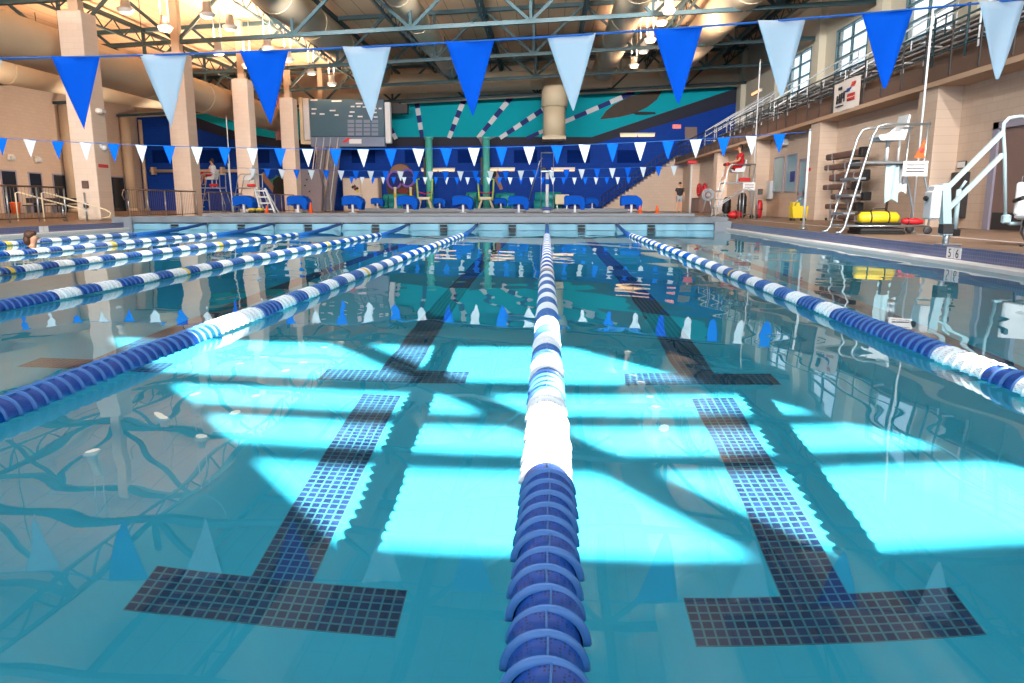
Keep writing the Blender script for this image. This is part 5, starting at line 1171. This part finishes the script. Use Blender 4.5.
# ------------------------------------------------------------------ swimmer at the left edge
sw = thing('person', 'swimmer with brown hair, head above the water at the left edge', 'person', (-10.05, 14.1, 0), PI + .25)
V = [(0, 0, -.35, (.12, .17)), (0, 0, -.12, (.10, .17)), (-.02, 0, .0, .06), (-.04, 0, .05, .05), (-.06, 0, .14, (.085, .08)), (-.04, 0, .22, (.07, .07)),
     (0, .2, -.1, .06), (-.2, .3, -.2, .045), (-.42, .24, -.2, .032), (-.5, .22, -.2, .03), (0, -.2, -.1, .06), (-.2, -.3, -.2, .045), (-.42, -.24, -.2, .032), (-.5, -.22, -.2, .03), (.1, 0, -.7, (.12, .15)), (.2, .1, -1.1, .08), (.2, -.1, -1.1, .08)]
skin_mesh('body', V, [(0, 1), (1, 2), (2, 3), (3, 4), (4, 5), (1, 6), (6, 7), (7, 8), (8, 9), (1, 10), (10, 11), (11, 12), (12, 13), (0, 14), (14, 15), (14, 16)], 'skin', sw)
mb = MB(); mb.ball((.01, 0, .22), (.105, .1, .09), 16); mb.ball((.06, 0, .12), (.075, .095, .11), 14); mb.ball((-.05, 0, .25), (.06, .07, .05), 12); mb.build('hair', 'hair', sw, True)
mb = MB(); mb.ball((-.155, .03, .16), .011, 8); mb.ball((-.155, -.03, .16), .011, 8); mb.build('eyes', 'black', sw, True)
mb = MB(); mb.ball((-.16, 0, .125), (.022, .014, .022), 8); mb.build('nose', 'skin', sw, True)
# ------------------------------------------------------------------ unseen wall added outside the right windows to block the low sun
struct('sun_block_wall', MB().box(22, 22.6, -12, 40, -1, 19), 'plaster', 'plain unseen wall added outside the right windows to block sun', 'wall')
# ------------------------------------------------------------------ light
sun = bpy.data.lights.new('sun', 'SUN'); sun.energy = SUN_E; sun.angle = .0095; sun.color = (1, .82, .70); sun.cycles.is_caustics_light = True
so = bpy.data.objects.new('sun', sun); C.objects.link(so); EL = math.radians(34.3)
d = Vector((-.681 * math.cos(EL), .732 * math.cos(EL), -math.sin(EL))); so.rotation_euler = d.to_track_quat('-Z', 'Y').to_euler(); so.location = (20, -20, 20)
def spot(n, loc, direc, e, col, ang, r=.3, blend=.6):
    l = bpy.data.lights.new(n, 'SPOT'); l.energy = e; l.color = col; l.spot_size = math.radians(ang); l.spot_blend = blend; l.shadow_soft_size = r
    l.cycles.is_caustics_light = n == 'hall_fill'
    o = bpy.data.objects.new(n, l); C.objects.link(o); o.location = loc; o.rotation_euler = Vector(direc).to_track_quat('-Z', 'Y').to_euler(); return o
for (x, y, z) in LAMPS:
    spot('lamp_uplight', (x, y, z + .72), (0, 0, 1), UP_E, (1, .74, .54), 155)
for y in (23, 30.4, 37.7, 45, 52):  # unseen spots added to wash the left ceiling with warm light
    spot('left_ceiling_fill', (-15.0, y, 6.9), (-.1, 0, 1), UP_E * 2.2, (1, .70, .48), 150, .2)
    spot('left_ceiling_fill', (-22.0, y, 6.9), (0, 0, 1), UP_E * 1.6, (1, .70, .48), 150, .2)
for y in (30.6, 37.8, 45):  # unseen spots added to brighten the ceiling on the right
    spot('right_ceiling_fill', (6.1, y, 7.7), (.05, 0, 1), UP_E * 1.6, (1, .72, .52), 150, .2)
for x, tx in ((-14, -22), (-9, -12), (-3.5, -4), (1.5, 2), (6, 9), (9, 14)):  # unseen spots added over the near end as fill for the far hall
    spot('hall_fill', (x, 3, chord(x) - .3), (tx - x, 42, -6.5), FILL_E, (1, .95, .89), 96, .3, .5)
for y in (31, 39, 47): spot('left_wall_fill', (-21.8, y, 5.4), (-9, 4, -2.4), FILL_E * .32, (1, .84, .68), 110, .3, .7)  # added fill that brightens the left wall
spot('hall_fill', (-22, 5, 7.3), (-7, 38, -4.2), FILL_E * 1.0, (1, .90, .80), 80, .3, .5)  # added fill aimed into the left bay
spot('hall_fill', (-2, 16, 8.2), (16, 22, .6), FILL_E * 1.0, (1, .96, .90), 80, .3, .6)  # added fill for the upper right wall
spot('hall_fill', (2, 28, 8.4), (12, 14, .4), FILL_E * .5, (1, .96, .90), 80, .3, .6)
for x, tx in ((-9.5, -12), (-4, -5), (1, 0), (6, 7)):  # second row of added fill, aimed at the end wall
    spot('hall_fill', (x, 30, chord(x) - .3), (tx - x, 28, -4.0), FILL_E * .6, (1, .97, .94), 90, .3, .5)
def portal(n, loc, rot, sx, sy):
    l = bpy.data.lights.new(n, 'AREA'); l.shape = 'RECTANGLE'; l.size = sx; l.size_y = sy; l.cycles.is_portal = True
    o = bpy.data.objects.new(n, l); C.objects.link(o); o.location = loc; o.rotation_euler = rot
portal('daylight_rear', ((GX0 + GX1) / 2, RY + .02, (GZ0 + GZ1) / 2), (PI / 2, 0, PI), GX1 - GX0, GZ1 - GZ0)
w = bpy.data.worlds.new('sky'); S.world = w; w.use_nodes = True; nt = w.node_tree; N = nt.nodes; L = nt.links
tc = N.new('ShaderNodeTexCoord'); nz = N.new('ShaderNodeTexNoise'); nz.inputs['Scale'].default_value = 7; nz.inputs['Detail'].default_value = 6
L.new(tc.outputs['Generated'], nz.inputs['Vector'])
rp = N.new('ShaderNodeValToRGB'); rp.color_ramp.elements[0].position = .40; rp.color_ramp.elements[1].position = .62
rp.color_ramp.elements[0].color = (.40, .66, .95, 1); rp.color_ramp.elements[1].color = (.88, .94, 1.0, 1)
L.new(nz.outputs[0], rp.inputs[0]); L.new(rp.outputs[0], N['Background'].inputs[0]); N['Background'].inputs[1].default_value = SKY_E
# ------------------------------------------------------------------ camera and view
cam = bpy.data.cameras.new('camera'); cam.sensor_width = 36; cam.lens = 36 * F / 1024; cam.clip_start = .05; cam.clip_end = 300
co = bpy.data.objects.new('camera', cam); C.objects.link(co)
co.matrix_world = Matrix(((RV.x, UV.x, -FV.x, 0), (RV.y, UV.y, -FV.y, 0), (RV.z, UV.z, -FV.z, CH), (0, 0, 0, 1)))
S.camera = co
S.view_settings.view_transform = 'Standard'; S.view_settings.look = 'None'; S.view_settings.gamma = 1; S.view_settings.exposure = EXPO
S.view_settings.use_curve_mapping = False
S.cycles.sample_clamp_indirect = 4; S.cycles.use_denoising = True; S.cycles.max_bounces = 10; S.cycles.diffuse_bounces = 5; S.cycles.caustics_reflective = False

# ------------------------------------------------------------------ small pieces hang under the part they belong to
SUB = {('scoreboard', 'caption'): 'display', ('scoreboard', 'digit_field'): 'display', ('scoreboard', 'logo'): 'sponsor_strip', ('storage_cabinet', 'sticker'): 'door', ('storage_cabinet', 'handle'): 'door',
       ('high_bay_lamp', 'lens'): 'reflector', ('lifeguard_stand', 'wheel'): 'rear_leg', ('person', 'eyes'): 'body', ('person', 'nose'): 'body', ('person', 'mouth'): 'body', ('block_column', 'bearing_plate'): 'steel_post',
       ('banner', 'dark_lettering'): 'cloth', ('banner', 'red_lettering'): 'cloth', ('banner', 'emblem_blue'): 'cloth', ('banner', 'emblem_red'): 'cloth', ('depth_marker', 'digit'): 'tile', ('exit_sign', 'lettering'): 'housing',
       ('air_duct', 'joint_band'): 'skin', ('mop_bucket', 'caster'): 'tub', ('duffel_bag', 'strap'): 'bag_body', ('duffel_bag', 'handle'): 'bag_body', ('rescue_board', 'strap'): 'board', ('life_ring', 'band'): 'ring',
       ('pool_lift', 'mast_band'): 'mast', ('pool_lift', 'motor'): 'actuator', ('pool_lift', 'arm_rest'): 'seat', ('pool_lift', 'foot_rest'): 'seat', ('pool_lift', 'control_knob'): 'battery_box', ('strip_light', 'tube_lamp'): 'housing',
       ('starter_stand', 'rung'): 'ladder_rail', ('starter_stand', 'collar'): 'post', ('stanchion', 'top_marker'): 'pole', ('stanchion', 'cap'): 'pole', ('rolled_cover', 'strap'): 'roll', ('equipment_case', 'handle'): 'lid', ('loudspeaker', 'grille'): 'cabinet',
       ('striped_flag', 'canton'): 'cloth', ('board_rack', 'caster'): 'upright', ('pennant_flag', 'emblem'): 'cloth'}
def base(n): return n.rsplit('.', 1)[0] if n.rsplit('.', 1)[-1].isdigit() else n
for r in [o for o in C.objects if o.parent is None and o.type == 'EMPTY']:
    ch = list(r.children); byn = {}
    for c in ch: byn.setdefault(base(c.name), []).append(c)
    for c in ch:
        tgt = SUB.get((base(r.name), base(c.name)))
        if tgt and tgt in byn:
            cand = byn[tgt]; k = byn[base(c.name)].index(c); n = len(byn[base(c.name)])
            c.parent = cand[min(len(cand) - 1, k * len(cand) // n)]
